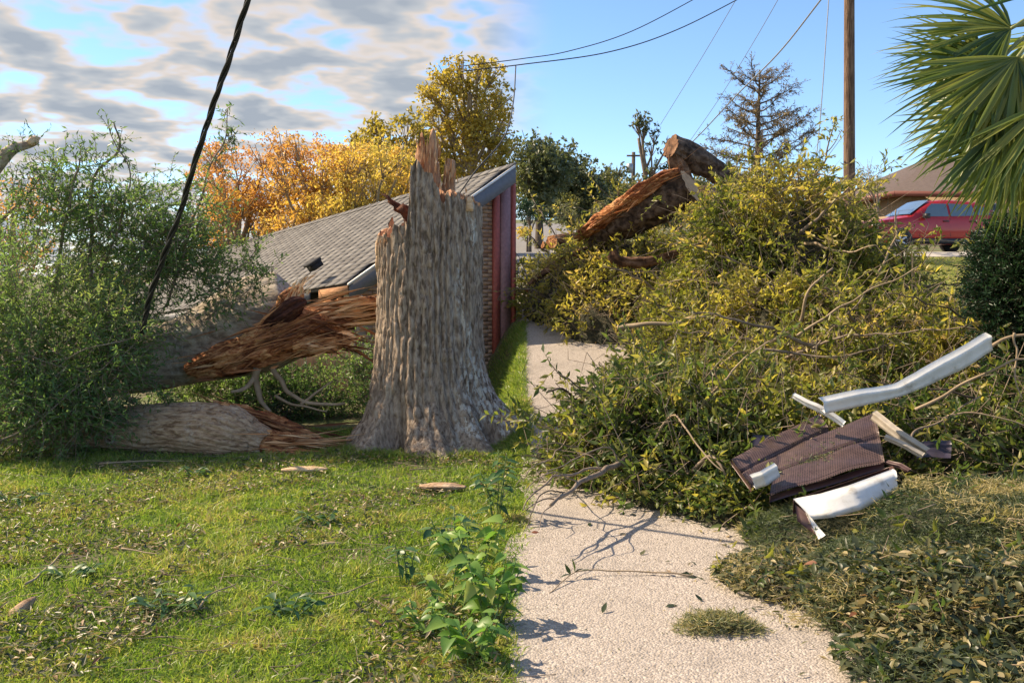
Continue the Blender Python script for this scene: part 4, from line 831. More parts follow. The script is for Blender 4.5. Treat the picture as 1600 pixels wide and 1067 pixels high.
for k, (px_, py_) in enumerate(((1420, 850), (1480, 885), (1555, 900), (1300, 855), (1590, 955), (1440, 700), (1260, 950))):
    q = gp(px_, py_)
    for _ in range(3): q[2] = max(q[2], float(gz(q[0], q[1])))
    n = 420; g2 = rng.normal(size=(n, 2)) * [.10, .08]; x = q[0] + g2[:, 0]; d = q[1] + g2[:, 1] - .25; h = heap(x, d)[0]; p = np.stack([x, d, gz(x, d) + h * .9 + rng.random(n) * .06], -1); dr = rng.normal(size=(n, 3)); dr[:, 2] = dr[:, 2] * .5 + .15
    mb = MB(); leaves(mb, p, dr, rng.uniform(.03, .08, n), .005, np.clip(rng.normal(.93, .07, n), 0, 1), fold=.1); o = mb.build('straw_tuft', STRAW, HP['litter']); o['kind'] = 'stuff'

# ------------------------------------------------------------------ cut logs in the rear heap
HEART_B = mat_bark('red_brown_bark', (.05, .028, .018), (.17, .088, .05), (.30, .18, .11), (1, 1, 1), 7)
DARKBK = mat_bark('dark_log_bark', (.03, .02, .015), (.095, .062, .045), (.19, .135, .10), (1, 1, 1), 9)
def cutlog(label, pts, rads, bark, end, n=40, seg=48, s=0, amp=.03, faces=(1,)):
    p = curve(pts, n); r = np.interp(np.linspace(0, 1, n), np.linspace(0, 1, len(rads)), rads); base = p[:, 2].argmin(); t_ = thing('cut_log', label, 'log', (p[n // 2][0], p[n // 2][1], p[base][2] - r[base]), 'cut logs in the debris')
    V, Q = loft(p, r, seg, lambda T_, S_, rr_: fissures(T_, S_, .4, amp, s, 7, 1.4) + .5 * amp * noise(np.stack([np.cos(T_) * 3, np.sin(T_) * 3, S_ * 4], -1), s + 8) + .04 * noise(np.stack([np.cos(T_), np.sin(T_), S_ * 1.3], -1), s + 5))
    MB().add(V.reshape(-1, 3), Q).build('bark', bark, t_, smooth=True)
    for f_ in faces:
        ring = V[-1] if f_ else V[0]; tg = unit(p[-1] - p[-2]) if f_ else unit(p[0] - p[1]); c_ = ring.mean(0); inn = c_ + (ring - c_) * .5 + tg * .004; mm = len(ring)
        rr0 = np.arange(mm); r1 = (rr0 + 1) % mm; VV = np.concatenate([ring + tg * .002, inn, [c_ + tg * .006]])
        Qf = np.stack([rr0, r1, r1 + mm, rr0 + mm], -1); Tf = np.stack([rr0 + mm, r1 + mm, np.full(mm, 2 * mm)], -1); MB().add(VV, Qf, Tf).build('sawn_face', end, t_)
    return t_
lg = cutlog('big dark split log with a pale sawn face on top of the rear heap', [P(925, 380, 15.9), P(972, 348, 15.4), P(1022, 322, 15.1), P(1080, 290, 14.75)], [.15, .29, .33, .24], DARKBK, SAWN, s=201, amp=.05)
torn_mass('torn_strip', [P(900, 374, 15.8), P(940, 346, 15.3), P(990, 308, 14.9), P(1035, 278, 14.7), P(1062, 266, 14.6)], [.05, .12, .11, .09, .03], TORNR, lg, .06, 205, n=60)
shards(lg, [P(905, 368, 15.6), P(950, 340, 15.1), P(990, 308, 14.8), P(1050, 272, 14.6)], (.05, .08, .05), 50, .5, .022, .1, .85, jit=.10)
cutlog('dark trunk sloping down to the right behind the sawn log', [P(1185, 318, 16.4), P(1130, 278, 16.3), P(1085, 248, 16.2), P(1048, 230, 16.0)], [.15, .19, .22, .19], DARKBK, HEART_B, s=211, amp=.05)
cutlog('stout trunk piece with reddish face pointing to the sky', [P(1076, 330, 16.2), P(1068, 290, 16.1), P(1056, 238, 16.0)], [.15, .16, .13], HEART_B, HEART_B, s=221, amp=.05)
cutlog('thick grey log half buried under the sawn log', [P(1170, 335, 15.8), P(1130, 318, 15.5), P(1095, 318, 15.2)], [.22, .25, .25], DARKBK, DARKBK, s=216)
cutlog('short orange log end at the street side of the rear heap', [P(905, 376, 17.2), P(885, 376, 17.0), P(863, 377, 16.8)], [.12, .13, .13], HEART_B, TORN, s=231, amp=.02)
cutlog('small reddish log chunk lying on the street edge', [P(864, 386, 17.6), P(848, 383, 17.5)], [.06, .065], HEART_B, TORN, s=236, amp=.01, n=12)
cutlog('dark forked limb with orange stub in the hollow of the rear heap', [P(1060, 395, 14.6), P(1010, 408, 14.4), P(966, 405, 14.2), P(958, 392, 14.2)], [.05, .07, .075, .07], HEART_B, TORN, s=241, amp=.015, n=24)
cutlog('reddish bare limb sloping down to the street', [P(940, 385, 16.4), P(890, 405, 16.0), P(840, 432, 15.8), P(822, 452, 15.6)], [.06, .055, .045, .03], HEART_B, TORN, s=246, amp=.012, n=24)

# ------------------------------------------------------------------ metal and vinyl house trim on the heap
t = NT('brown_vented_soffit'); uvm = t.n('ShaderNodeUVMap'); mp = t.n('ShaderNodeMapping'); t.l(uvm.outputs[0], mp.inputs[0])
sx = t.n('ShaderNodeSeparateXYZ'); t.l(mp.outputs[0], sx.inputs[0])
su = t.math('SINE', t.math('MULTIPLY', sx.outputs[0], 300)); sv = t.math('SINE', t.math('MULTIPLY', sx.outputs[1], 230)); hole = t.math('MULTIPLY', t.math('GREATER_THAN', su, .1), t.math('GREATER_THAN', sv, -.2))
nn_ = t.noise(t.coord(), 25, 4); base = t.ramp(nn_, [(.3, (.085, .052, .048)), (.7, (.14, .09, .082))]); t.l(t.mix(hole, base, (.02, .014, .014)), t.b.inputs['Base Color'])
t.b.inputs['Roughness'].default_value = .38; t.b.inputs['Metallic'].default_value = .15; t.bump(t.math('MULTIPLY', hole, -1.0), .6, .006); SOFF = t.m
BRWN = mat_plain('brown_metal', (.085, .045, .042), .4, .1); PURP = mat_plain('dark_purple_metal', (.045, .038, .06), .4, .1); WMET = mat_var('white_painted_metal', [(.3, (.42, .40, .36)), (.42, (.66, .66, .64)), (.6, (.74, .75, .75))], 7, rough=.4, bump=.25, bd=.01, bscale=9); TANV = mat_plain('tan_trim_metal', (.42, .37, .30), .5, 0, .15)
def strip(name, rows, mat, parent=None, thick=.003, uv=False, sm=False):
    """bent sheet: rows of points across its profile, given real thickness"""
    G = np.array(rows, float); a, b = G.shape[:2]; du = np.gradient(G, axis=0) if a > 1 else 0; dv = np.gradient(G, axis=1); nn = unit(np.cross(du, dv)); nn = np.where(nn[..., 1:2] > 0, -nn, nn)
    V = np.concatenate([(G + nn * thick / 2).reshape(-1, 3), (G - nn * thick / 2).reshape(-1, 3)]); i = (np.arange(a - 1)[:, None] * b + np.arange(b - 1)[None]).ravel(); m_ = a * b
    Q = [np.stack([i, i + 1, i + b + 1, i + b], -1), np.stack([i + m_, i + b + m_, i + b + 1 + m_, i + 1 + m_], -1)]
    e1 = np.concatenate([np.arange(b), np.arange(1, a) * b + b - 1, (a - 1) * b + np.arange(b - 2, -1, -1), np.arange(a - 2, 0, -1) * b]); e2 = np.roll(e1, -1)
    Q.append(np.stack([e1, e2, e2 + m_, e1 + m_], -1)); o = MB().add(V, np.concatenate(Q)).build(name, mat, parent, smooth=sm)
    if uv:
        U1, V1 = np.meshgrid(np.linspace(0, 1, b), np.linspace(0, 1, a)); UV = np.stack([U1.ravel(), V1.ravel()], -1); UV = np.concatenate([UV, UV]); me = o.data; lay = me.uv_layers.new(name='UVMap')
        vi = np.zeros(len(me.loops), np.int32); me.loops.foreach_get('vertex_index', vi); lay.data.foreach_set('uv', UV[vi].astype(np.float32).ravel())
    return o
def quadgrid(c00, c10, c11, c01, a, b, f=None):
    """bilinear grid, rows from c00-c10 to c01-c11; f(u, v) lifts along the normal"""
    c00, c10, c11, c01 = map(np.asarray, (c00, c10, c11, c01)); nrm = unit(np.cross(c10 - c00, c01 - c00)); nrm = nrm if nrm[2] > 0 else -nrm; G = []
    for v_ in np.linspace(0, 1, a):
        G.append([(c00 * (1 - u_) + c10 * u_) * (1 - v_) + (c01 * (1 - u_) + c11 * u_) * v_ + (nrm * f(u_, v_) if f else 0) for u_ in np.linspace(0, 1, b)])
    return np.array(G)
rib = lambda u_, v_: .010 * math.sin(u_ * 11 + v_ * 7) * math.sin(v_ * 9 + 1) + .014 * (abs(((v_ * 2) % 1) - .5) < .46) - (.012 if abs(v_ - .5) < .03 else 0) + .012 * math.sin(u_ * 3)
cA = (P(1203, 775, 6.62), P(1382, 722, 6.78), P(1367, 646, 7.35), P(1215, 712, 7.15))
pan = thing('soffit_panel', 'brown perforated soffit panel lying sunlit on top of the heap', 'soffit panel', cA[0] * [1, 1, 0] + [0, 0, .25], 'torn soffit panels')
strip('sheet', quadgrid(*cA, 34, 20, rib), SOFF, pan, .004, True)
strip('folded_edge', quadgrid(cA[0], cA[1], cA[1] - [0, -.01, .05], cA[0] - [0, -.01, .045], 3, 12, lambda a, b: .006 * math.sin(a * 9)), BRWN, pan, .004)
cB = (P(1174, 762, 6.82), P(1312, 700, 7.2), P(1280, 648, 7.62), P(1142, 718, 7.15))
pan = thing('soffit_panel', 'darker shaded soffit panel behind and left of the sunlit one', 'soffit panel', cB[0] * [1, 1, 0] + [0, 0, .2], 'torn soffit panels')
strip('sheet', quadgrid(*cB, 30, 18, rib), SOFF, pan, .004, True)
strip('folded_edge', quadgrid(cB[3], cB[0], cB[0] - [0, 0, .03], cB[3] - [0, 0, .03], 3, 8), BRWN, pan, .003)
o = strip('metal_sheet', quadgrid(P(1432, 716, 6.95), P(1486, 714, 6.95), P(1488, 686, 7.1), P(1434, 692, 7.1), 4, 6, lambda a, b: .01 * math.sin(a * 5)), PURP, None, .004); tag(o, 'small dark purple metal sheet at the right end of the debris', 'metal sheet')
o = strip('metal_sheet', quadgrid(P(1172, 700, 7.35), P(1212, 700, 7.35), P(1216, 680, 7.5), P(1176, 680, 7.5), 4, 6), PURP, None, .004); tag(o, 'dark purple metal corner peeking out behind the shaded soffit panel', 'metal sheet')
n = 420; uu = np.clip(rng.normal(.42, .16, n), 0, 1)[:, None]; vv_ = np.clip(rng.normal(.55, .16, n) + .25 * (uu[:, 0] - .4), 0, 1)[:, None]; p = (cA[0] * (1 - uu) + cA[1] * uu) * (1 - vv_) + (cA[3] * (1 - uu) + cA[2] * uu) * vv_ + [0, -.004, .018]; dr = rng.normal(size=(n, 3)); dr[:, 2] *= .25
mb = MB(); leaves(mb, p, dr, rng.uniform(.02, .06, n), .005, np.clip(rng.normal(.5, .2, n), 0, 1), fold=.1); o = mb.build('clippings_on_panel', STRAW, HP['clippings']); o['kind'] = 'stuff'
# long bent gutter: channel profile swept along its run
def gutter(name, label, pts, wid, lip, mat, cat, back=None, s=0):
    pa = np.array(pts, float); cl = np.concatenate([[0], np.cumsum(np.linalg.norm(np.diff(pa, axis=0), axis=1))]); ss_ = np.linspace(0, cl[-1], 40)
    p = np.stack([np.interp(ss_, cl, pa[:, k_]) for k_ in range(3)], -1); p = wob(wob(p, .007, s, 5), .002, s + 2, 16); tg = np.repeat(unit(pa[-1] - pa[0])[None], 40, 0); wd_ = np.interp(np.linspace(0, 1, 40), np.linspace(0, 1, len(wid)), wid); rows = []
    for q_ in range(40):
        upv = unit(np.array([0, -.35, 1.0]) - tg[q_] * np.dot([0, -.35, 1.0], tg[q_])); sd = np.cross(tg[q_], upv); sd = sd if sd[1] > 0 else -sd; c_ = p[q_]; w_ = wd_[q_]
        rows.append([c_ + upv * w_ * .5 + sd * lip, c_ + upv * w_ * .5 - sd * .002, c_ + upv * w_ * .38 - sd * .012, c_ + upv * w_ * .1, c_ - upv * w_ * .3 - sd * .004, c_ - upv * w_ * .5 - sd * .012, c_ - upv * w_ * .5 + sd * lip])
    return tag(strip(name, rows, mat, None, .0035), label, cat)
gutter('gutter', 'long bent white gutter lying across the brush', [P(1287, 636, 7.0), P(1340, 625, 7.0), P(1408, 612, 7.05), P(1450, 590, 7.1), P(1500, 565, 7.15), P(1550, 536, 7.2)], [.10, .10, .07, .11, .13, .12], .06, WMET, 'gutter')
gutter('flashing', 'narrow white flashing strip crossing the end of the long gutter', [P(1238, 618, 7.25), P(1275, 636, 7.15), P(1318, 664, 7.05)], [.025, .04, .03], .03, WMET, 'flashing', s=3)
gutter('flashing', 'short white flashing end tucked under the left soffit corner', [P(1177, 754, 6.70), P(1194, 748, 6.68), P(1216, 734, 6.72)], [.10, .10, .09], .03, WMET, 'flashing', s=5)
gutter('trim_strip', 'tan metal trim sloping right of the sunlit soffit panel', [P(1362, 648, 7.2), P(1405, 682, 7.0), P(1447, 708, 6.9)], [.06, .06, .05], .04, TANV, 'trim', s=7)
gutter('trim_strip', 'thin tan trim beneath the sloping tan metal trim', [P(1382, 683, 6.95), P(1415, 698, 6.85), P(1442, 714, 6.8)], [.025, .025, .025], .03, TANV, 'trim', s=8)
gutter('trim_strip', 'dark brown trim edge in front of the tan trim', [P(1384, 722, 6.8), P(1405, 727, 6.72), P(1420, 735, 6.66)], [.012, .02, .012], .03, BRWN, 'trim', s=9)
def poly(pts, n):
    pa = np.array(pts, float); cl = np.concatenate([[0], np.cumsum(np.linalg.norm(np.diff(pa, axis=0), axis=1))]); ss_ = np.linspace(0, cl[-1], n)
    return np.stack([np.interp(ss_, cl, pa[:, k_]) for k_ in range(3)], -1)
fas = thing('fascia_cover', 'crumpled white fascia cover with brown inside below the soffit panels', 'fascia cover', P(1320, 800, 6.3) * [1, 1, 0] + [0, 0, .15])
tp = poly([P(1243, 783, 6.45), P(1285, 775, 6.38), P(1330, 762, 6.36), P(1400, 736, 6.5)], 30); bt_ = poly([P(1270, 811, 6.30), P(1300, 808, 6.24), P(1345, 796, 6.26), P(1401, 768, 6.42)], 30)
rows = []
for a, b in zip(tp, bt_):
    m_ = a * .55 + b * .45; rows.append([a + [0, .05, .004], a, a * .75 + b * .25 + [0, -.018, 0], m_ + [0, -.004, 0], a * .3 + b * .7 + [0, -.02, .0], b, b + [0, .06, .0]])
strip('white_face', rows, WMET, fas, .004)
strip('brown_return', quadgrid(tp[-1], P(1395, 728, 6.75), P(1340, 745, 6.85), P(1352, 758, 6.6), 4, 6), BRWN, fas, .004)
strip('brown_return', quadgrid(tp[0] + [0, .05, 0], tp[-1] + [0, .12, 0], tp[-1] + [0, .12, -.1], tp[0] + [0, .06, -.1], 4, 20), BRWN, fas, .004)
strip('brown_flap', quadgrid(P(1242, 788, 6.44), P(1260, 800, 6.38), P(1278, 838, 6.22), P(1246, 814, 6.36), 5, 5), BRWN, fas, .004)
strip('white_flap', quadgrid(P(1259, 800, 6.37), P(1263, 804, 6.36), P(1290, 836, 6.18), P(1279, 843, 6.19), 5, 4), WMET, fas, .004)

# ------------------------------------------------------------------ things on the driveway
drt = thing('leafy_twig', 'fallen leafy twig casting a thin shadow on the driveway', 'twig', gp(970, 905))
tp_ = [gp(858, 930) + [0, 0, .012], gp(905, 905) + [0, 0, .05], gp(990, 901) + [0, 0, .035], gp(1085, 905) + [0, 0, .02]]
st_ = wob(curve(tp_, 24), .012, 5, 8); MB().tube(st_, np.linspace(.003, .0055, 24), 6).build('stem', GOLDB, drt, smooth=True)
DL = [leaf_mesh('leaf', LEAF_P, .085, .028, LANCE), leaf_mesh('leaf', LEAF_G, .07, .028, OVAL, .35)]
for q_, (fi, fw, up, m_) in enumerate(((6, (-.5, .2, .9), (0, -1, .2), 0), (7, (-.1, .3, 1), (1, -.5, .2), 0), (7, (.5, .1, .35), (0, 0, 1), 1), (6, (-.8, -.2, .1), (0, 0, 1), 1), (8, (.6, -.4, .3), (0, 0, 1), 0), (17, (.7, .1, .1), (0, 0, 1), 1), (19, (.8, -.2, .15), (0, 0, 1), 1), (20, (-.3, .6, .2), (0, 0, 1), 1))):
    place(DL[m_], 'leaf', drt, st_[fi], fw, up, random.uniform(.8, 1.1))
for a, b in (((905, 905), (895, 958)), ((925, 907), (1000, 968))): pass
for k, (x_, y_, fw) in enumerate(((941, 962, (.3, .6, .5)), (968, 838, (1, .1, .1)), (1098, 943, (-.6, .5, .3)), (1040, 952, (.8, .3, .1)), (830, 835, (1, 0, .1)), (1000, 870, (.5, .5, .1)), (920, 825, (.2, .9, .2)), (1075, 905, (.8, -.1, .1)))):
    o = place(LM[k % 3], 'fallen_leaf', None, gp(x_, y_) + [0, 0, .016], fw, (0, -.3, 1), .95); tag(o, ('upturned leaf standing by its blue shadow on the driveway', 'brown leaf lying alone in the middle of the driveway', 'curled leaf near the dry clump on the driveway', 'small leaf just left of the leaf bank on the driveway',
        'brown leaf at the left edge of the driveway', 'tiny leaf between the two twigs on the driveway', 'leaf lying below the bare branch tips on the driveway', 'long leaf at the right end of the fallen twig')[k], 'leaf', 'loose leaves on the driveway')
bb = thing('bare_branch', 'bare grey branch lying across the driveway from the dark brush', 'branch', gp(900, 770))
b1 = wob(curve([P(985, 715, 8.0), P(945, 735, 7.4), P(905, 760, 6.9), P(860, 785, 6.5)], 26), .03, 8, 4); MB().tube(b1, np.linspace(.026, .011, 26), 9).build('limb', TWIG, bb, smooth=True)
for k, (i0, pts, r0) in enumerate(((8, [P(880, 738, 7.1), P(835, 772, 6.6), P(815, 800, 6.3)], .011), (14, [P(880, 770, 6.8), P(845, 780, 6.5), P(822, 790, 6.4)], .009), (4, [P(950, 700, 7.7), P(900, 716, 7.3), P(840, 742, 6.9)], .008), (18, [P(850, 800, 6.4), P(838, 822, 6.2)], .006), (10, [P(925, 720, 7.2), P(900, 712, 7.3)], .006))):
    c_ = wob(curve([b1[i0]] + pts, 18), .04, 20 + k, 5); c_[:, 2] = np.maximum(c_[:, 2], .03); MB().tube(c_, np.linspace(r0, r0 * .35, 18), 7).build('side_twig', TWIG, bb, smooth=True)
for k, (pts, r0) in enumerate((([gp(905, 690) + [0, 0, .12], P(870, 700, 7.8), P(830, 735, 7.2), P(808, 770, 6.8)], .007), ([gp(930, 700) + [0, 0, .1], P(900, 690, 7.7), P(850, 702, 7.4), P(815, 722, 7.1)], .006), ([gp(880, 760) + [0, 0, .05], P(862, 745, 6.9), P(835, 752, 6.7), P(812, 772, 6.5)], .005),
        ([b1[20], P(848, 770, 6.4), P(832, 800, 6.1), P(826, 830, 5.9)], .006), ([b1[16], P(880, 745, 6.7), P(850, 742, 6.5), P(838, 765, 6.4)], .005))):
    c_ = wob(curve(pts, 18), .05, 60 + k, 6); c_[:, 2] = np.maximum(c_[:, 2], .03); MB().tube(c_, np.linspace(r0, r0 * .35, 18), 7).build('side_twig', TWIGD if k % 2 else TWIG, bb, smooth=True)
cl_ = thing('clipping_clump', 'small clump of dry clippings and leaves alone on the driveway', 'clippings', gp(1120, 985)); cc = gp(1120, 985)
n = 3600; q = rng.normal(size=(n, 2)) * [.07, .05] + np.array([[-.09, -.03], [.06, .05], [.13, -.02], [-.02, .02]])[rng.integers(0, 4, n)]; r2 = ((q[:, 0] / .2) ** 2 + (q[:, 1] / .14) ** 2) * (1 - .9 * fbm(np.stack([q[:, 0] * 9, q[:, 1] * 9, q[:, 0] * 0], -1), 3, 66)); q = q[r2 < 1.6]; r2 = r2[r2 < 1.6]; n = len(q)
p = np.stack([cc[0] + q[:, 0], cc[1] + q[:, 1], .02 + rng.random(n) * .06 * np.clip(1.3 - r2, .15, 1)], -1); dr = rng.normal(size=(n, 3)); dr[:, 2] *= .5
mb = MB(); leaves(mb, p, dr, rng.uniform(.03, .07, n), .0045, np.clip(rng.normal(.72, .2, n), 0, 1), fold=.1); o = mb.build('dry_clippings', STRAW, cl_); o['kind'] = 'stuff'
for k in range(26): place((LM + DL)[k % 5], 'leaf', cl_, cc + [random.gauss(0, .1), random.gauss(0, .07), .06], (random.gauss(0, 1), random.gauss(0, 1), .2), (0, 0, 1), random.uniform(.6, 1))

# ------------------------------------------------------------------ weeds at the lawn edge
WLs = [leaf_mesh('leaf', LEAF_W, .12, .072, HEART, .5, .45), leaf_mesh('leaf', LEAF_W, .09, .052, HEART, .3, .5), leaf_mesh('leaf', LEAF_WD, .11, .036, LANCE, .3, .3), leaf_mesh('leaf', LEAF_WD, .09, .040, OVAL, .2, .25), leaf_mesh('leaf', LEAF_W, .055, .030, OVAL, .3, .3)]
WST = mat_plain('green_stem', (.12, .19, .06), .6)
def weed(name, label, px, py, h, stems, nl, kinds, spread, sc=1.0, lean=(0, 0)):
    b = gp(px, py); t_ = thing(name, label, 'weed', b)
    for s_ in range(stems):
        an = s_ * 2.4 + random.random(); hh_ = h * random.uniform(.65, 1.05); e_ = b + [math.cos(an) * spread + lean[0] * hh_, math.sin(an) * spread * .8 + lean[1] * hh_, hh_]; m_ = (b + e_) / 2 + [math.cos(an) * spread * .2, 0, hh_ * .15]
        c_ = wob(curve([b + [math.cos(an) * .02, math.sin(an) * .02, -.01], m_, e_], 14), .02, s_ + 50, 5); MB().tube(c_, np.linspace(.005, .0025, 14), 6).build('stem', WST, t_, smooth=True)
        for q_ in range(nl):
            f_ = int(3 + 10 * (q_ + .5) / nl); a2 = q_ * 2.2 + an; fw = (math.cos(a2), math.sin(a2), random.uniform(-.25, .35)); place(WLs[random.choice(kinds)], 'leaf', t_, c_[f_], fw, (random.gauss(0, .3), random.gauss(-.2, .3), 1), sc * random.uniform(.65, 1.1))
weed('broadleaf_weed', 'pale green heart leaved weed growing at the right edge of the lawn', 738, 905, .38, 9, 8, (0, 1, 1), .21, .95)
weed('broadleaf_weed', 'bright leafy weed at the lawn corner closest to the driveway', 772, 975, .38, 9, 8, (0, 1, 1), .15, .95)
weed('broadleaf_weed', 'low fresh green weed in front of the heart leaved weed', 700, 955, .24, 6, 6, (1, 4), .15, 1.0)
weed('dark_seedling', 'dark glossy seedling standing alone left of the heart leaved weeds', 632, 915, .28, 3, 7, (3, 2), .06, 1.0)
weed('dark_seedling', 'dark narrow leaved sapling at the lawn edge right of the stump', 776, 815, .52, 5, 10, (2,), .13, 1.15)
weed('dark_seedling', 'bushy dark plant behind the heart leaved weeds', 705, 875, .32, 7, 7, (3, 2), .15, 1.05)
weed('broadleaf_weed', 'yellow green small leaved weed at the bottom of the lawn', 668, 995, .19, 7, 8, (4,), .12, 1.2)
weed('broadleaf_weed', 'yellow green weed beside the driveway at the very bottom', 740, 1035, .24, 7, 8, (4, 1), .14, 1.2)
weed('dark_weed', 'dark green weed patch at the bottom of the lawn', 455, 965, .11, 7, 5, (3, 2), .15, .9)
weed('dark_weed', 'broad dark green weed patch low on the left lawn', 265, 955, .10, 8, 5, (3, 2), .2, .9)
weed('dark_weed', 'small dark weed tuft on the middle of the lawn', 500, 820, .09, 6, 4, (3, 2), .14, .9)
weed('dark_weed', 'dark weed tuft near the left edge of the lawn', 110, 905, .10, 6, 5, (3, 2), .15, .9)
weed('dark_weed', 'small dark weed tuft just in front of the fallen log', 305, 748, .12, 5, 5, (3, 2), .12, .9)
weed('dark_weed', 'dark weed tuft at the left beneath the fallen crown', 30, 790, .12, 6, 5, (3, 2), .18, .9)

# ------------------------------------------------------------------ trees
def tree(name, label, base, top, leafm, barkm, clumps, nleaf, L, W, trunk_r, group=None, tm=.5, lean=(0, 0), limb_r=.4, csz=.8, fork=.35, tv=.5, extra=0, cat='tree'):
    """base point, top z; clumps = list of crown-clump centres (x, d, z) with radius"""
    base = np.asarray(base, float); t_ = thing(name, label, cat, base, group); top = max(c_[2] for c_ in clumps); H = top - base[2]
    tr = wob(curve([base - [0, 0, .2], base + [lean[0] * .4, lean[1] * .4, H * .4], base + [lean[0], lean[1], H * .85]], 16), .04 * H * .2, int(abs(base[0]) * 10), .5)
    MB().tube(tr, np.linspace(trunk_r, trunk_r * .3, 16), 10).build('trunk', barkm, t_, smooth=True)
    lb = MB(); lm = MB()
    for q_, (cx_, cd_, cz_, cr_) in enumerate(clumps):
        c_ = np.array([cx_, cd_, cz_]); fz = np.clip((cz_ - base[2]) / H * .75, fork, .95); i0 = int(fz * 15); a = tr[i0]; md = (a + c_) / 2 + [0, 0, -.05 * H * random.random()]
        c2 = wob(curve([a, md, c_], 10), .08, q_, 1.2); lb.tube(c2, np.linspace(trunk_r * limb_r, trunk_r * limb_r * .3, 10), 6)
        m_ = 9; tips = c_ + rdir(m_) * cr_ * rng.uniform(.5, .95, (m_, 1)); sticks(lb, np.repeat(c2[[7]], m_, 0), tips, trunk_r * limb_r * .3, trunk_r * .06)
        n_ = int(nleaf * (cr_ / csz) ** 2); k_ = max(1, n_ // 10); qd = rdir(k_) * (rng.random((k_, 1)) ** .45) * cr_ * [1, 1, .8]; sub = c_ + qd
        sub = sub[fbm(sub * (2.0 / cr_), 3, q_) > -.12]; k_ = len(sub)
        pos = (sub[:, None] + rng.normal(size=(k_, 10, 3)) * cr_ * .10).reshape(-1, 3); d_ = rng.normal(size=(len(pos), 3)); d_[:, 2] -= .2
        tt = np.clip(tm + tv * np.repeat(fbm(sub * .8, 2, 5), 10) + rng.normal(0, .12, len(pos)), 0, 1); sc_ = rng.uniform(.6, 1.25, len(pos)); leaves(lm, pos, d_, L * sc_, W * sc_, tt)
    lb.build('limbs', barkm, t_, smooth=True); o = lm.build('crown', leafm, t_); o['kind'] = 'stuff'; return t_
def C(px, py, d, r): p = P(px, py, d); return (p[0], p[1], p[2], r)
GB = 'trees behind the brick house'
def rc(x0, x1, y0, y1, d, n, r0, r1, s, dj=1.5):
    q = random.Random(s); return [C(q.uniform(x0, x1), q.uniform(y0, y1), d + q.uniform(-dj, dj), q.uniform(r0, r1)) for _ in range(n)]
def gb(px, d): X = (px - 800) / F * d; return (X, d, float(gz(X, d)))
tree('autumn_tree', 'rusty orange tree at the left end of the roof', gb(370, 27), 5.2, LEAF_A, GOLDB, rc(325, 455, 238, 400, 27, 34, .45, .85, 1), 900, .105, .05, .16, GB, .15)
tree('autumn_tree', 'orange gold tree rising over the middle of the roof', gb(490, 26), 5.4, LEAF_A, GOLDB, rc(430, 555, 226, 360, 26, 32, .45, .8, 2), 900, .105, .05, .17, GB, .45)
tree('autumn_tree', 'golden yellow tree low behind the roof left of the stump', gb(570, 25), 4.8, LEAF_A, GOLDB, rc(520, 655, 240, 345, 25, 28, .45, .75, 3), 900, .105, .05, .15, GB, .75)
tree('oak_tree', 'green gold tree with round crown just left of the stump top', gb(625, 28), 6.8, LEAF_Y, GOLDB, [C(600, 215, 28, .7), C(640, 195, 28, .55), C(575, 235, 28, .5), C(625, 240, 28, .75), C(590, 265, 28, .6), C(650, 250, 28, .6), C(560, 215, 28.5, .35), C(640, 285, 28, .7), C(610, 300, 28, .6), C(585, 195, 28, .4), C(655, 210, 28, .5), C(570, 260, 28, .5), C(545, 250, 28, .4), C(660, 285, 28, .6)], 950, .14, .075, .16, GB, .4)
tree('oak_tree', 'tallest yellow green tree above the stump and roof', gb(735, 30), 8.6, LEAF_Y, GOLDB, [C(700, 115, 30, .6), C(735, 130, 30, .75), C(765, 110, 30, .5), C(690, 155, 30, .75), C(725, 175, 30, .9), C(765, 165, 30, .7), C(700, 205, 30, .8), C(745, 215, 30, .8), C(775, 205, 30, .6), C(670, 180, 30, .45), C(785, 145, 30, .45), C(720, 245, 30, .8), C(770, 250, 30, .7), C(790, 180, 30.5, .4), C(700, 270, 30, .8), C(675, 140, 30, .5), C(715, 100, 30, .4), C(750, 100, 30, .4), C(668, 230, 30, .6), C(680, 255, 30, .7), C(745, 190, 30, .7), C(790, 230, 30, .55), C(785, 265, 30, .5)], 950, .14, .075, .2, GB, .5)
tree('bare_tree', 'sparse pinkish tree seen through the far left foliage', gb(20, 30), 5.0, LEAF_A, GOLDB, rc(-60, 90, 290, 420, 30, 12, .5, .9, 5), 330, .13, .06, .14, GB, .25)
tree('garden_tree', 'hazy green tree behind the fallen crown', gb(210, 34), 4.2, LEAF_F, GOLDB, rc(120, 330, 375, 440, 34, 12, .6, 1.0, 6), 420, .16, .08, .14, GB, .7)
GS = 'trees along the far street'
tree('street_tree', 'large dark green tree at the left end of the street', gb(842, 40), 9, LEAF_F, TWIGD, rc(818, 880, 228, 330, 40, 17, .6, 1.2, 7), 700, .2, .11, .2, GS, .45)
tree('street_tree', 'rounded green tree second along the street', gb(905, 44), 8, LEAF_F, TWIGD, rc(880, 938, 262, 340, 44, 13, .6, 1.1, 8), 700, .2, .11, .2, GS, .35)
tree('street_tree', 'slim pale tree before the transformer pole', gb(945, 47), 7.6, LEAF_F, TWIGD, rc(932, 972, 270, 345, 47, 10, .5, .9, 9), 600, .2, .11, .18, GS, .55)
tree('street_tree', 'low yellowish trees beyond the transformer pole', gb(1010, 58), 8.6, LEAF_F, TWIGD, rc(965, 1060, 292, 345, 58, 12, .8, 1.3, 10), 560, .24, .13, .2, GS, .85)
tree('street_tree', 'broad hazy tree in the distance behind the sawn log', gb(1110, 66), 9.0, LEAF_F, TWIGD, rc(1040, 1200, 290, 345, 66, 14, .9, 1.5, 12), 520, .26, .14, .2, GS, .65)
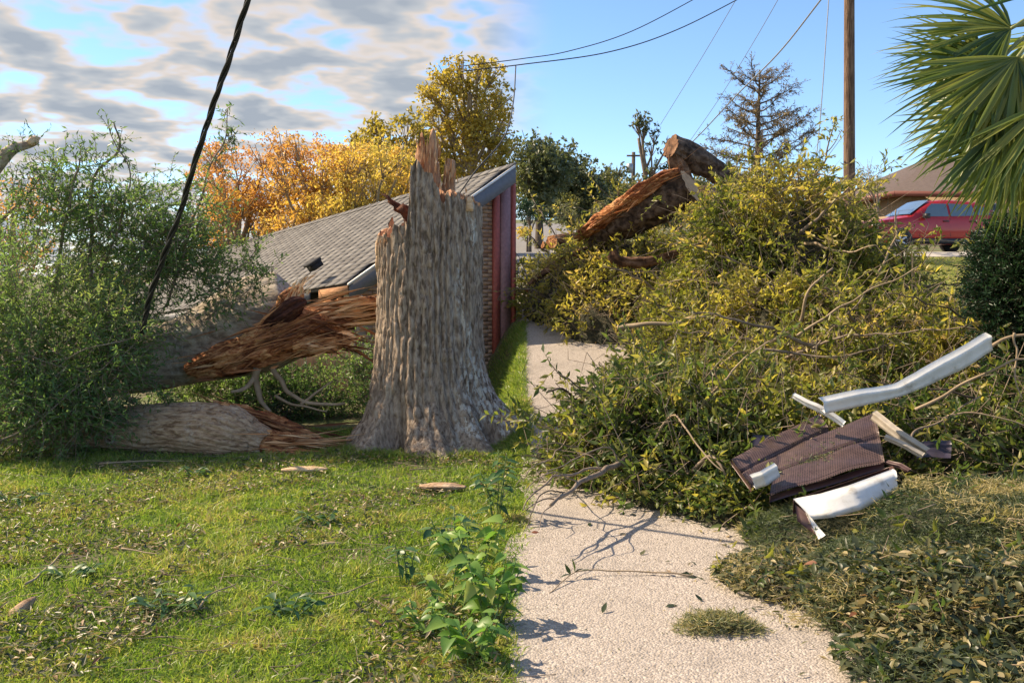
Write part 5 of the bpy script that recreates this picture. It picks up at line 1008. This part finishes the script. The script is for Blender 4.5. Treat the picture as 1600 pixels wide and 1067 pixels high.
tree('street_shrub', 'dark round shrub at the street corner', gb(828, 36), 5.0, LEAF_E, TWIGD, rc(818, 840, 318, 345, 36, 6, .35, .55, 13), 800, .12, .06, .08, None, .4, cat='shrub', fork=.1)
tree('street_shrub', 'low clipped yellow hedge by the street', gb(824, 33), 3.6, LEAF_Y, TWIGD, rc(812, 836, 358, 366, 33, 6, .18, .26, 14), 1200, .08, .05, .05, None, .8, cat='hedge', fork=.1)
tree('street_shrub', 'grey green brush growing behind the rear heap', gb(930, 34), 5, LEAF_F, TWIG, rc(880, 1010, 325, 352, 34, 12, .35, .6, 15), 620, .12, .05, .08, None, .8, cat='shrub', fork=.1)
tree('snapped_tree', 'storm stripped leaning tree with tufts of leaves on top', gb(1026, 30), 7.1, LEAF_F, TWIG, [C(1000, 184, 30, .35), C(1008, 198, 30, .3), C(1022, 205, 30, .3), C(994, 192, 30, .25), C(1016, 232, 30, .3), C(1045, 222, 30, .25), C(1020, 262, 30, .35), C(1030, 285, 30, .4), C(1012, 282, 30, .3), C(1048, 262, 30, .25)], 900, .13, .065, .13, None, .4, lean=(-.55, 0))
tree('bush', 'pale feathery bush beside the utility pole', gb(1370, 30), 5.6, LEAF_F, TWIG, rc(1340, 1395, 258, 320, 30, 9, .3, .5, 16), 420, .11, .03, .06, None, .8, cat='bush', fork=.05)
# bald cypress: straight trunk, upswept side branches with feathery needles
cb = gb(1181, 28); cyp = thing('cypress_tree', 'tall thin bald cypress with brown feathery needles behind the brush', 'tree', cb); ztop = P(0, 108, 28)[2]
tr = wob(curve([np.array(cb) - [0, 0, .2], np.array([cb[0] + .05, 28, 5]), np.array([cb[0] + .15, 28, ztop])], 20), .05, 9, .6); MB().tube(tr, np.linspace(.16, .02, 20), 9).build('trunk', TWIGD, cyp, smooth=True)
lm, sm = MB(), MB(); q_r = random.Random(4)
for k in range(46):
    f_ = .36 + .62 * (k / 46); i0 = f_ * 19; a = tr[int(i0)] * (1 - i0 % 1) + tr[min(19, int(i0) + 1)] * (i0 % 1); an = k * 2.4; ln_ = (2.3 * (1 - f_) ** .7 + .3) * q_r.uniform(.5, 1.2)
    dv = np.array([math.cos(an), math.sin(an), q_r.uniform(.1, .75)]); b = a + dv * ln_ * [1, 1, 1]; c_ = wob(curve([a, (a + b) / 2 - [0, 0, .06], b], 10), .06, k, 1.5); sm.tube(c_, np.linspace(.028, .007, 10), 5)
    m_ = int(24 * ln_) + 5; st = c_[rng.integers(3, 10, m_)]; dd = dv + rng.normal(size=(m_, 3)) * .7; ll = rng.uniform(.15, .4, m_); twigs(lm, sm, st, dd, ll, 9, .10, .022, rng.uniform(.1, .95, m_), tw=.006)
sm.build('branches', TWIGD, cyp, smooth=True); o = lm.build('needles', LEAF_C, cyp); o['kind'] = 'stuff'
# dark evergreen shrub by the palm
es = thing('evergreen_shrub', 'dense dark green evergreen shrub below the palm fronds', 'shrub', (4.5, 8.3, 0)); lm, sm = MB(), MB()
for (a, b, r_, n_) in ((1612, 420, .48, 1500), (1595, 480, .40, 900), (1640, 520, .55, 900), (1582, 395, .28, 500), (1562, 455, .24, 380), (1655, 600, .6, 500), (1620, 580, .4, 400)):
    c_ = P(a, b, 8.3); q = rdir(n_) * (rng.random((n_, 1)) ** .4); p = c_ + q * r_; twigs(lm, sm, p, q + rng.normal(size=(n_, 3)) * .3 + [0, 0, .35], rng.uniform(.08, .18, n_), 14, .042, .013, np.clip(.4 + .5 * fbm(p * 3, 2, 4) + .2 * q[:, 2], 0, 1), spread=.55, droop=.1)
for k in range(7): sm.tube(arc((4.5, 8.3, 0), P(random.uniform(1550, 1640), random.uniform(400, 520), 8.3), .1, 10, k), np.linspace(.03, .01, 10), 6)
o = lm.build('needles', LEAF_E, es); o['kind'] = 'stuff'; sm.build('stems', TWIGD, es)

# ------------------------------------------------------------------ fan palm
palm = thing('fan_palm', 'fan palm with long drooping green leaf fans at the upper right', 'palm', (4.35, 7.6, 0)); pc = np.array([4.35, 7.6, 3.75])
PTR = mat_bark('palm_trunk', (.06, .045, .035), (.16, .125, .095), (.28, .23, .17), (1, 1, 4), 6); PET = mat_plain('palm_stalk', (.20, .22, .07), .5)
V, Q = loft(np.stack([np.full(40, 4.35), np.full(40, 7.6), np.linspace(-.1, 3.7, 40)], -1), np.interp(np.linspace(0, 1, 40), [0, .1, .85, 1], [.26, .19, .18, .24]), 40, lambda T_, S_, r: .018 * np.sin(S_ * 48) + .02 * noise(np.stack([np.cos(T_) * 3, np.sin(T_) * 3, S_ * 5], -1), 5)); MB().add(V.reshape(-1, 3), Q).build('trunk', PTR, palm, smooth=True)
def blade_mesh(L, W, droop, name='leaflet'):
    st = np.array([0, .12, .3, .5, .7, .86, 1.0]); hw = np.array([.22, .62, 1, .92, .62, .28, .02]) * W / 2; z_ = -droop * st ** 2.4 * L; V = []
    for a, b, c_ in zip(st, hw, z_): V += [[a * L, b, c_ + b * .55], [a * L, 0, c_], [a * L, -b, c_ + b * .55]]
    Q = []
    for q_ in range(6): b = 3 * q_; Q += [[b, b + 1, b + 4, b + 3], [b + 1, b + 2, b + 5, b + 4]]
    V = np.array(V); return mesh_data(name, V, np.array(Q), np.zeros((0, 3), int), np.zeros(len(V)), PALML, True)
BM = [blade_mesh(.92, .050, .05), blade_mesh(.86, .046, .16), blade_mesh(.95, .044, .30)]
def frond(hub, pdir, nrm, n, a0, a1, sc, joined=False, droop=.25):
    hub = np.asarray(hub, float); pdir = unit(pdir); nrm = unit(np.asarray(nrm, float) - pdir * np.dot(nrm, pdir)); sd = np.cross(nrm, pdir)
    c_ = curve([pc, (pc + hub) / 2 + [0, 0, .12], hub], 10); fr = MB().tube(c_, np.linspace(.022, .014, 10), 7).build('frond', PET, palm, smooth=True); jb = MB()
    for k in range(n):
        a = a0 + (a1 - a0) * k / (n - 1) + random.gauss(0, .012); fw = pdir * math.cos(a) + sd * math.sin(a); fw = unit(fw + nrm * random.gauss(0, .05) - np.array([0, 0, droop * random.uniform(.3, 1)])); s_ = sc * random.uniform(.88, 1.06) * (.80 + .20 * math.cos(a * .8))
        if joined:
            m_ = np.array(orient(fw, nrm).to_matrix()); me = BM[k % 3]; co = np.zeros(len(me.vertices) * 3, np.float32); me.vertices.foreach_get('co', co); V = hub + (co.reshape(-1, 3) * s_) @ m_.T
            Q = np.array([list(p_.vertices) for p_ in me.polygons]); jb.add(V, Q, tint=random.random())
        else: place(BM[random.choice((0, 1, 1, 2))], 'leaflet', fr, hub + fw * .02, fw, nrm, s_)
    if joined: o = jb.build('leaflets', PALML, fr); o['kind'] = 'stuff'
frond(P(1552, 105, 7.2), (-.95, -.1, -.10), (.05, -.8, .55), 46, -1.45, 1.35, .92)
frond(P(1585, 175, 7.0), (-.60, -.15, -.75), (-.2, -.85, .4), 44, -1.2, 1.3, .92)
frond(P(1612, 215, 7.3), (-.35, .1, -.9), (-.25, -.8, .35), 40, -1.1, 1.2, .82)
frond(P(1580, 45, 7.4), (-.9, .1, .35), (.1, -.75, .6), 44, -1.4, 1.4, .95)
frond(P(1560, 150, 7.6), (-.8, .3, -.5), (0, -.7, .6), 40, -1.2, 1.2, .9)
frond(P(1530, 70, 7.5), (-.75, .2, .2), (.1, -.75, .6), 34, -1.3, 1.3, .8, True)
frond(P(1600, 120, 7.7), (-.7, .2, -.55), (0, -.75, .6), 40, -1.4, 1.4, .95, True)
frond(P(1570, 215, 7.5), (-.5, .1, -.8), (-.1, -.8, .5), 40, -1.3, 1.3, .72, True)
frond(P(1590, 90, 7.0), (-.35, -.2, -.9), (-.1, -.9, .3), 40, -1.3, 1.3, 1.0, True)
frond(P(1640, 160, 6.8), (-.25, -.4, -.85), (-.3, -.85, .3), 38, -1.2, 1.2, .8)
for hb, pd, nv_ in ((P(1650, -20, 7.4), (-.2, .1, 1), (.1, -.9, .2)), (P(1740, 60, 7.6), (.9, .1, .2), (.1, -.6, .8)), (P(1760, 160, 7.6), (.8, 0, -.5), (.2, -.7, .6)), (P(1690, 40, 8.2), (.2, .9, .2), (0, -.2, 1)), (P(1640, 60, 8.2), (-.6, .7, .2), (0, -.4, 1)), (P(1700, 220, 7.2), (.3, -.3, -.9), (.2, -.8, .4))):
    frond(hb, pd, nv_, 36, -1.4, 1.4, .9, True)

# ------------------------------------------------------------------ poles and wires
POLE = mat_bark('pole_wood', (.07, .045, .032), (.16, .10, .07), (.26, .175, .12), (6, 6, .5), 5); GREYM = mat_plain('grey_transformer_metal', (.34, .36, .38), .45, .3); BLK = mat_plain('black_cable_sheath', (.018, .018, .020), .55, bump=0); STEEL = mat_plain('galvanised_steel', (.40, .41, .42), .4, .7)
pb = gb(1327, 24); pole = thing('utility_pole', 'tall brown wooden utility pole rising behind the brush beside the palm', 'utility pole', pb)
MB().tube(np.array([[pb[0], 24, z_] for z_ in np.linspace(pb[2] - .3, 11.5, 14)]), np.linspace(.15, .115, 14), 18).build('shaft', POLE, pole, smooth=True)
MB().box((pb[0], 23.86, 10.9), (1.2, .05, .06)).build('crossarm', POLE, pole)
for k in (-1.05, -.4, .4, 1.05): MB().tube([[pb[0] + k, 23.86, 10.96], [pb[0] + k, 23.86, 11.02], [pb[0] + k, 23.86, 11.1]], [.03, .055, .03], 10).build('insulator', GREYM, pole, smooth=True)
fb = gb(990, 60); pole = thing('utility_pole', 'distant dark utility pole carrying a grey transformer', 'utility pole', fb); zt_ = P(0, 238, 60)[2]
MB().tube(np.array([[fb[0] - .1, 60, fb[2] - .3], [fb[0], 60, zt_]]), [.16, .11], 12).build('shaft', TWIGD, pole, smooth=True)
tcn = P(984, 263, 59.6); MB().tube([tcn - [0, 0, .3], tcn - [0, 0, .28], tcn + [0, 0, .25], tcn + [0, 0, .3]], [.15, .2, .2, .1], 14).build('transformer', GREYM, pole)
MB().box((fb[0], 59.8, zt_ - .25), (.45, .05, .05)).build('crossarm', TWIGD, pole)
def wire(label, pts, r_, mat=BLK, n=40): o = MB().tube(curve(pts, n), r_, 6).build('overhead_wire', mat, smooth=True); return tag(o, label, 'wire', 'overhead wires')
wire('upper of two thick dark wires crossing the sky above the street', [P(720, 104, 20), P(817, 92, 20), P(890, 80, 20), P(990, 48, 20), P(1120, -20, 20.5)], .010)
wire('lower of two thick dark wires crossing the sky above the street', [P(720, 112, 20), P(817, 101, 20), P(950, 82, 20), P(1060, 46, 20.5), P(1190, -20, 21)], .012)
wire('thin steep guy wire left of the tall utility pole', [P(1274, 260, 24), P(1283, 170, 24), P(1297, -30, 24)], .014, STEEL)
wire('pale service wire slanting past the cypress top', [P(930, 345, 40), P(1010, 275, 36), P(1073, 230, 32), P(1150, 150, 26), P(1215, 85, 22), P(1275, 10, 19), P(1350, -90, 16)], .017, STEEL)
wire('thin faint wire slanting above the snapped tree', [P(1032, 195, 45), P(1060, 150, 42), P(1098, 88, 38), P(1150, 0, 34), P(1200, -90, 31)], .012, STEEL)
wire('faint wire running behind the cypress', [P(1070, 232, 45), P(1120, 160, 42), P(1168, 82, 38), P(1210, 10, 34), P(1265, -90, 30)], .012, STEEL)
wire('distant wire reaching the transformer pole from the left', [P(830, 262, 70), P(900, 276, 66), P(955, 272, 62), P(989, 262, 60)], .03)
wire('dark service wire sloping onto the grey roof behind the stump', [P(716, 305, 15.4), P(745, 265, 15.6), P(788, 214, 16.5), P(802, 160, 18.5), P(806, 104, 20)], .013)
cab = thing('power_cable', 'black twisted power cable hanging down into the fallen crown', 'cable', P(235, 470, 9.4)); cp = curve([P(440, -140, 7.4), P(388, 0, 7.8), P(352, 110, 8.1), P(318, 210, 8.4), P(285, 320, 8.8), P(256, 400, 9.1), P(234, 465, 9.4), P(222, 520, 9.6)], 150)
_, Aw, Bw = frames(cp); ph = np.linspace(0, 36, 150)
for k, rr_ in enumerate((.014, .014, .009)):
    o_ = .0155 * (np.cos(ph + k * 2.09)[:, None] * Aw + np.sin(ph + k * 2.09)[:, None] * Bw); MB().tube(cp + o_, rr_, 7).build('strand', BLK, cab, smooth=True)

# ------------------------------------------------------------------ red car
car = thing('parked_car', 'red sport utility car parked behind the brush in front of the brown roofed house', 'car', (0, 0, 0))
RED = mat_plain('red_car_paint', (.34, .012, .010), .38, .0, .05, 5, 0, .35); GLS = mat_plain('car_glass', (.12, .17, .21), .06, .0, .05, 4, 0, 1.0); BLKP = mat_plain('black_car_plastic', (.022, .022, .024), .5); TYR = mat_plain('tyre_rubber', (.018, .018, .018), .8); RIM = mat_plain('alloy_rim', (.55, .55, .56), .3, .8); LAMP = mat_plain('headlight_glass', (.7, .72, .74), .1, 0, .05, 5, 0, .8); TAIL = mat_plain('tail_light_red', (.35, .01, .01), .2, 0, .05, 5, 0, .8)
ST = [(2.28, .46, .62, .60, .74, .80), (2.18, .30, .80, .72, .90, .92), (1.95, .26, .88, .80, .98, 1.02), (1.45, .26, .915, .84, 1.04, 1.10), (1.02, .26, .92, .84, 1.08, 1.17), (.62, .26, .925, .74, 1.09, 1.45), (.25, .26, .925, .66, 1.09, 1.66), (-.3, .26, .925, .64, 1.10, 1.71), (-1.0, .26, .925, .64, 1.12, 1.69), (-1.6, .27, .92, .63, 1.14, 1.63), (-1.95, .30, .90, .66, 1.14, 1.45), (-2.2, .36, .86, .74, 1.05, 1.14), (-2.28, .46, .78, .70, .80, .86)]
rings = []
for x_, zb_, w_, wt, zs, zt_ in ST:
    half = [(w_ * .82, zb_), (w_ * .97, zb_ + .10), (w_, (zb_ + zs) / 2), (w_ * .985, zs - .10), (w_ * .955, zs), (wt + (w_ * .95 - wt) * .45, zs + (zt_ - zs) * .55), (wt, zt_ - .05), (wt * .72, zt_ - .008), (0, zt_)]
    rings.append([[x_, a, b] for a, b in half] + [[x_, -a, b] for a, b in half[-2::-1]])
rings = np.array(rings); a_, b_ = rings.shape[:2]; CP = gb(1446, 31.8); cth = math.radians(188); cR = np.array([[math.cos(cth), math.sin(cth), 0], [-math.sin(cth), math.cos(cth), 0], [0, 0, 1]]); car.location = CP; WL[car.name] = np.array(CP)
def cw(V): return np.asarray(V, float) @ cR + np.array(CP) + [0, 0, .03]
i = (np.arange(a_ - 1)[:, None] * b_ + np.arange(b_)[None]); j2 = (np.arange(a_ - 1)[:, None] * b_ + (np.arange(b_)[None] + 1) % b_)
Q = np.stack([i, j2, j2 + b_, i + b_], -1).reshape(-1, 4); ce = np.concatenate([rings.reshape(-1, 3), [rings[0].mean(0)], [rings[-1].mean(0)]]); nn_ = a_ * b_
T = [[nn_, (q_ + 1) % b_, q_] for q_ in range(b_)] + [[nn_ + 1, nn_ - b_ + q_, nn_ - b_ + (q_ + 1) % b_] for q_ in range(b_)]
MB().add(cw(ce), Q, T).build('body', RED, car, smooth=True)
def side(x_, z_):                          # point on the flank at station x, height z (half width)
    xs_ = [s_[0] for s_ in ST][::-1]; f = lambda k: np.interp(x_, xs_, [s_[k] for s_ in ST][::-1]); w_, wt, zs, zt_ = f(2), f(3), f(4), f(5); m_ = wt + (w_ * .95 - wt) * .45
    return np.interp(z_, [zs - .1, zs, zs + (zt_ - zs) * .55, zt_ - .05], [w_ * .985, w_ * .955, m_, wt])
def pane(pts, mat, name, sg, off=.012):
    q = []
    for k in range(len(pts)):
        (x0, z0), (x1, z1) = pts[k], pts[(k + 1) % len(pts)]
        for u_ in (0, .33, .66): q.append((x0 + (x1 - x0) * u_, z0 + (z1 - z0) * u_))
    c_ = np.mean(q, 0); q.append(c_); V = [[a, sg * (side(a, b) + off), b] for a, b in q]; m_ = len(q) - 1; MB().add(cw(V), None, [[k, (k + 1) % m_, m_] for k in range(m_)]).build(name, mat, car, smooth=True)
for sg in (-1, 1):
    pane([(.62, 1.13), (-.28, 1.14), (-.28, 1.56), (.22, 1.56), (.40, 1.42)], GLS, 'door_window', sg); pane([(-.36, 1.14), (-1.22, 1.17), (-1.18, 1.54), (-.36, 1.57)], GLS, 'door_window', sg); pane([(-1.30, 1.18), (-1.78, 1.21), (-1.60, 1.48), (-1.27, 1.52)], GLS, 'quarter_window', sg)
    for x_ in (.74, -.32, -1.25): MB().add(cw([[x_, sg * (side(x_, .95) + .012), .48], [x_ + .012, sg * (side(x_, .95) + .012), .48], [x_ + .012, sg * (side(x_, 1.05) + .008), 1.08], [x_, sg * (side(x_, 1.05) + .008), 1.08]]), [[0, 1, 2, 3]]).build('door_seam', BLKP, car)
    for x_ in (-.15, -1.08): MB().box(cw([[x_, sg * (side(x_, 1.0) + .02), .98]])[0], (.10, .018, .018), cR).build('door_handle', BLKP, car)
    MB().box(cw([[.58, sg * 1.02, 1.14]])[0], (.07, .10, .075), cR).build('mirror', BLKP, car); MB().box(cw([[0, sg * .895, .34]])[0], (1.15, .045, .085), cR).build('sill', BLKP, car)
    MB().box(cw([[2.10, sg * .66, .86]])[0], (.12, .16, .075), cR).build('headlight', LAMP, car); MB().box(cw([[-2.16, sg * .76, .98]])[0], (.08, .10, .15), cR).build('tail_light', TAIL, car)
    for x_ in (1.42, -1.40):
        an = np.linspace(0, np.pi, 16); V = [];
        for r_ in (.345, .42): V += [[x_ + r_ * math.cos(a), sg * .935, .34 + r_ * math.sin(a)] for a in an]
        MB().add(cw(V), [[k, k + 1, 17 + k, 16 + k] for k in range(15)]).build('wheel_arch', BLKP, car)
        wc = np.array([x_, sg * .84, .345]); V, Q, T = tube([[x_, sg * .73, .345], [x_, sg * .74, .345], [x_, sg * .93, .345], [x_, sg * .945, .345]], [.30, .345, .345, .30], 28); tw_ = MB().add(cw(V), Q, T).build('wheel', TYR, car, smooth=False)
        rm = MB(); V, Q, T = tube([[x_, sg * .945, .345], [x_, sg * .955, .345]], [.225, .21], 24, False); rm.add(cw(V), Q)
        for k in range(5):
            a = k * 1.2566; c_ = np.array([x_ + .11 * math.cos(a), sg * .952, .345 + .11 * math.sin(a)]); axx = np.array([[math.cos(a), 0, math.sin(a)], [0, 1, 0], [-math.sin(a), 0, math.cos(a)]]); rm.box(cw([c_])[0], (.115, .012, .03), axx @ cR)
        rm.build('rim', RIM, tw_)
wv_ = [[1.00, -.78, 1.19], [1.00, .78, 1.19], [.27, .63, 1.655], [.27, -.63, 1.655]]; MB().add(cw(quadgrid(*map(np.array, wv_), 6, 8, lambda a, b: .03 + .02 * math.sin(a * math.pi)).reshape(-1, 3)), [[r_ * 8 + q_, r_ * 8 + q_ + 1, r_ * 8 + q_ + 9, r_ * 8 + q_ + 8] for r_ in range(5) for q_ in range(7)]).build('windscreen', GLS, car, smooth=True)
MB().box(cw([[2.25, 0, .50]])[0], (.06, .62, .12), cR).build('bumper', BLKP, car); MB().box(cw([[2.24, 0, .74]])[0], (.04, .40, .06), cR).build('grille', BLKP, car); MB().box(cw([[-2.25, 0, .48]])[0], (.06, .66, .12), cR).build('bumper', BLKP, car)

# ------------------------------------------------------------------ brown roofed house behind the car
hb = np.array(gb(1405, 48)); h2 = thing('bungalow', 'low tan brick bungalow with brown hip roof behind the red car', 'house', hb)
e1_ = unit(np.array([-.12, 1, 0])); e2_ = unit(np.array([1, .12, 0])); LA, LB = 8.0, 13.0; ze = P(0, 300, 48)[2]; zr = P(0, 246, 48)[2]
BROOF = mat_var('brown_roof_shingle', [(.3, (.085, .062, .052)), (.7, (.145, .108, .092))], 6, (1, 1, 6), bump=.4); TANB = mat_var('tan_brick_far', [(.3, (.34, .24, .15)), (.7, (.46, .34, .23))], 9); RDF = mat_plain('red_brown_fascia', (.20, .06, .045), .6)
def hp(a, b, z_): p = hb + e1_ * a + e2_ * b; return np.array([p[0], p[1], z_])
cs = [hp(-.5, -.5, ze), hp(-.5, LB, ze), hp(LA, LB, ze), hp(LA, -.5, ze)]; r1_, r2_ = hp(LA / 2 - .25, LA / 2 - .2, zr + .5), hp(LA / 2 - .25, LB - LA / 2, zr + .5)
MB().add(cs + [r1_, r2_], [[0, 1, 5, 4], [2, 3, 4, 5]], [[3, 0, 4], [1, 2, 5]]).build('roof', BROOF, h2)
fb_ = MB()
for a, b in ((0, 1), (1, 2), (2, 3), (3, 0)):
    dv = unit(cs[b] - cs[a]); fb_.box((cs[a] + cs[b]) / 2 - [0, 0, .13], (np.linalg.norm(cs[b] - cs[a]) / 2, .03, .13), np.array([dv, np.cross([0, 0, 1], dv), [0, 0, 1]]))
fb_.build('fascia', RDF, h2); MB().add([cs[0] - [0, 0, .2], cs[1] - [0, 0, .2], cs[2] - [0, 0, .2], cs[3] - [0, 0, .2]], [[0, 1, 2, 3]]).build('soffit', RDF, h2)
zc = (hb[2] - .5 + ze - .22) / 2; zh = (ze - .22 - hb[2] + .5) / 2; c_ = hb + e1_ * LA / 2 + e2_ * LB / 2; MB().box((c_[0], c_[1], zc), (LB / 2 - .3, LA / 2 - .3, zh), np.array([e2_, e1_, [0, 0, 1]])).build('wall', TANB, h2)
for b_off, w_ in ((1.6, .6), (4.5, .9), (9.0, .9)):
    c_ = hb + e2_ * b_off + e1_ * .28; wf = MB().box((c_[0], c_[1], ze - 1.1), (w_, .05, .6), np.array([e2_, e1_, [0, 0, 1]])).build('window', WHT, h2); c_ = c_ - e1_ * .05
    for sg in (-1, 1): MB().box((c_ + e2_ * sg * w_ * .48)[:2].tolist() + [ze - 1.1], (w_ * .44, .012, .54), np.array([e2_, e1_, [0, 0, 1]])).build('pane', GLS, wf)
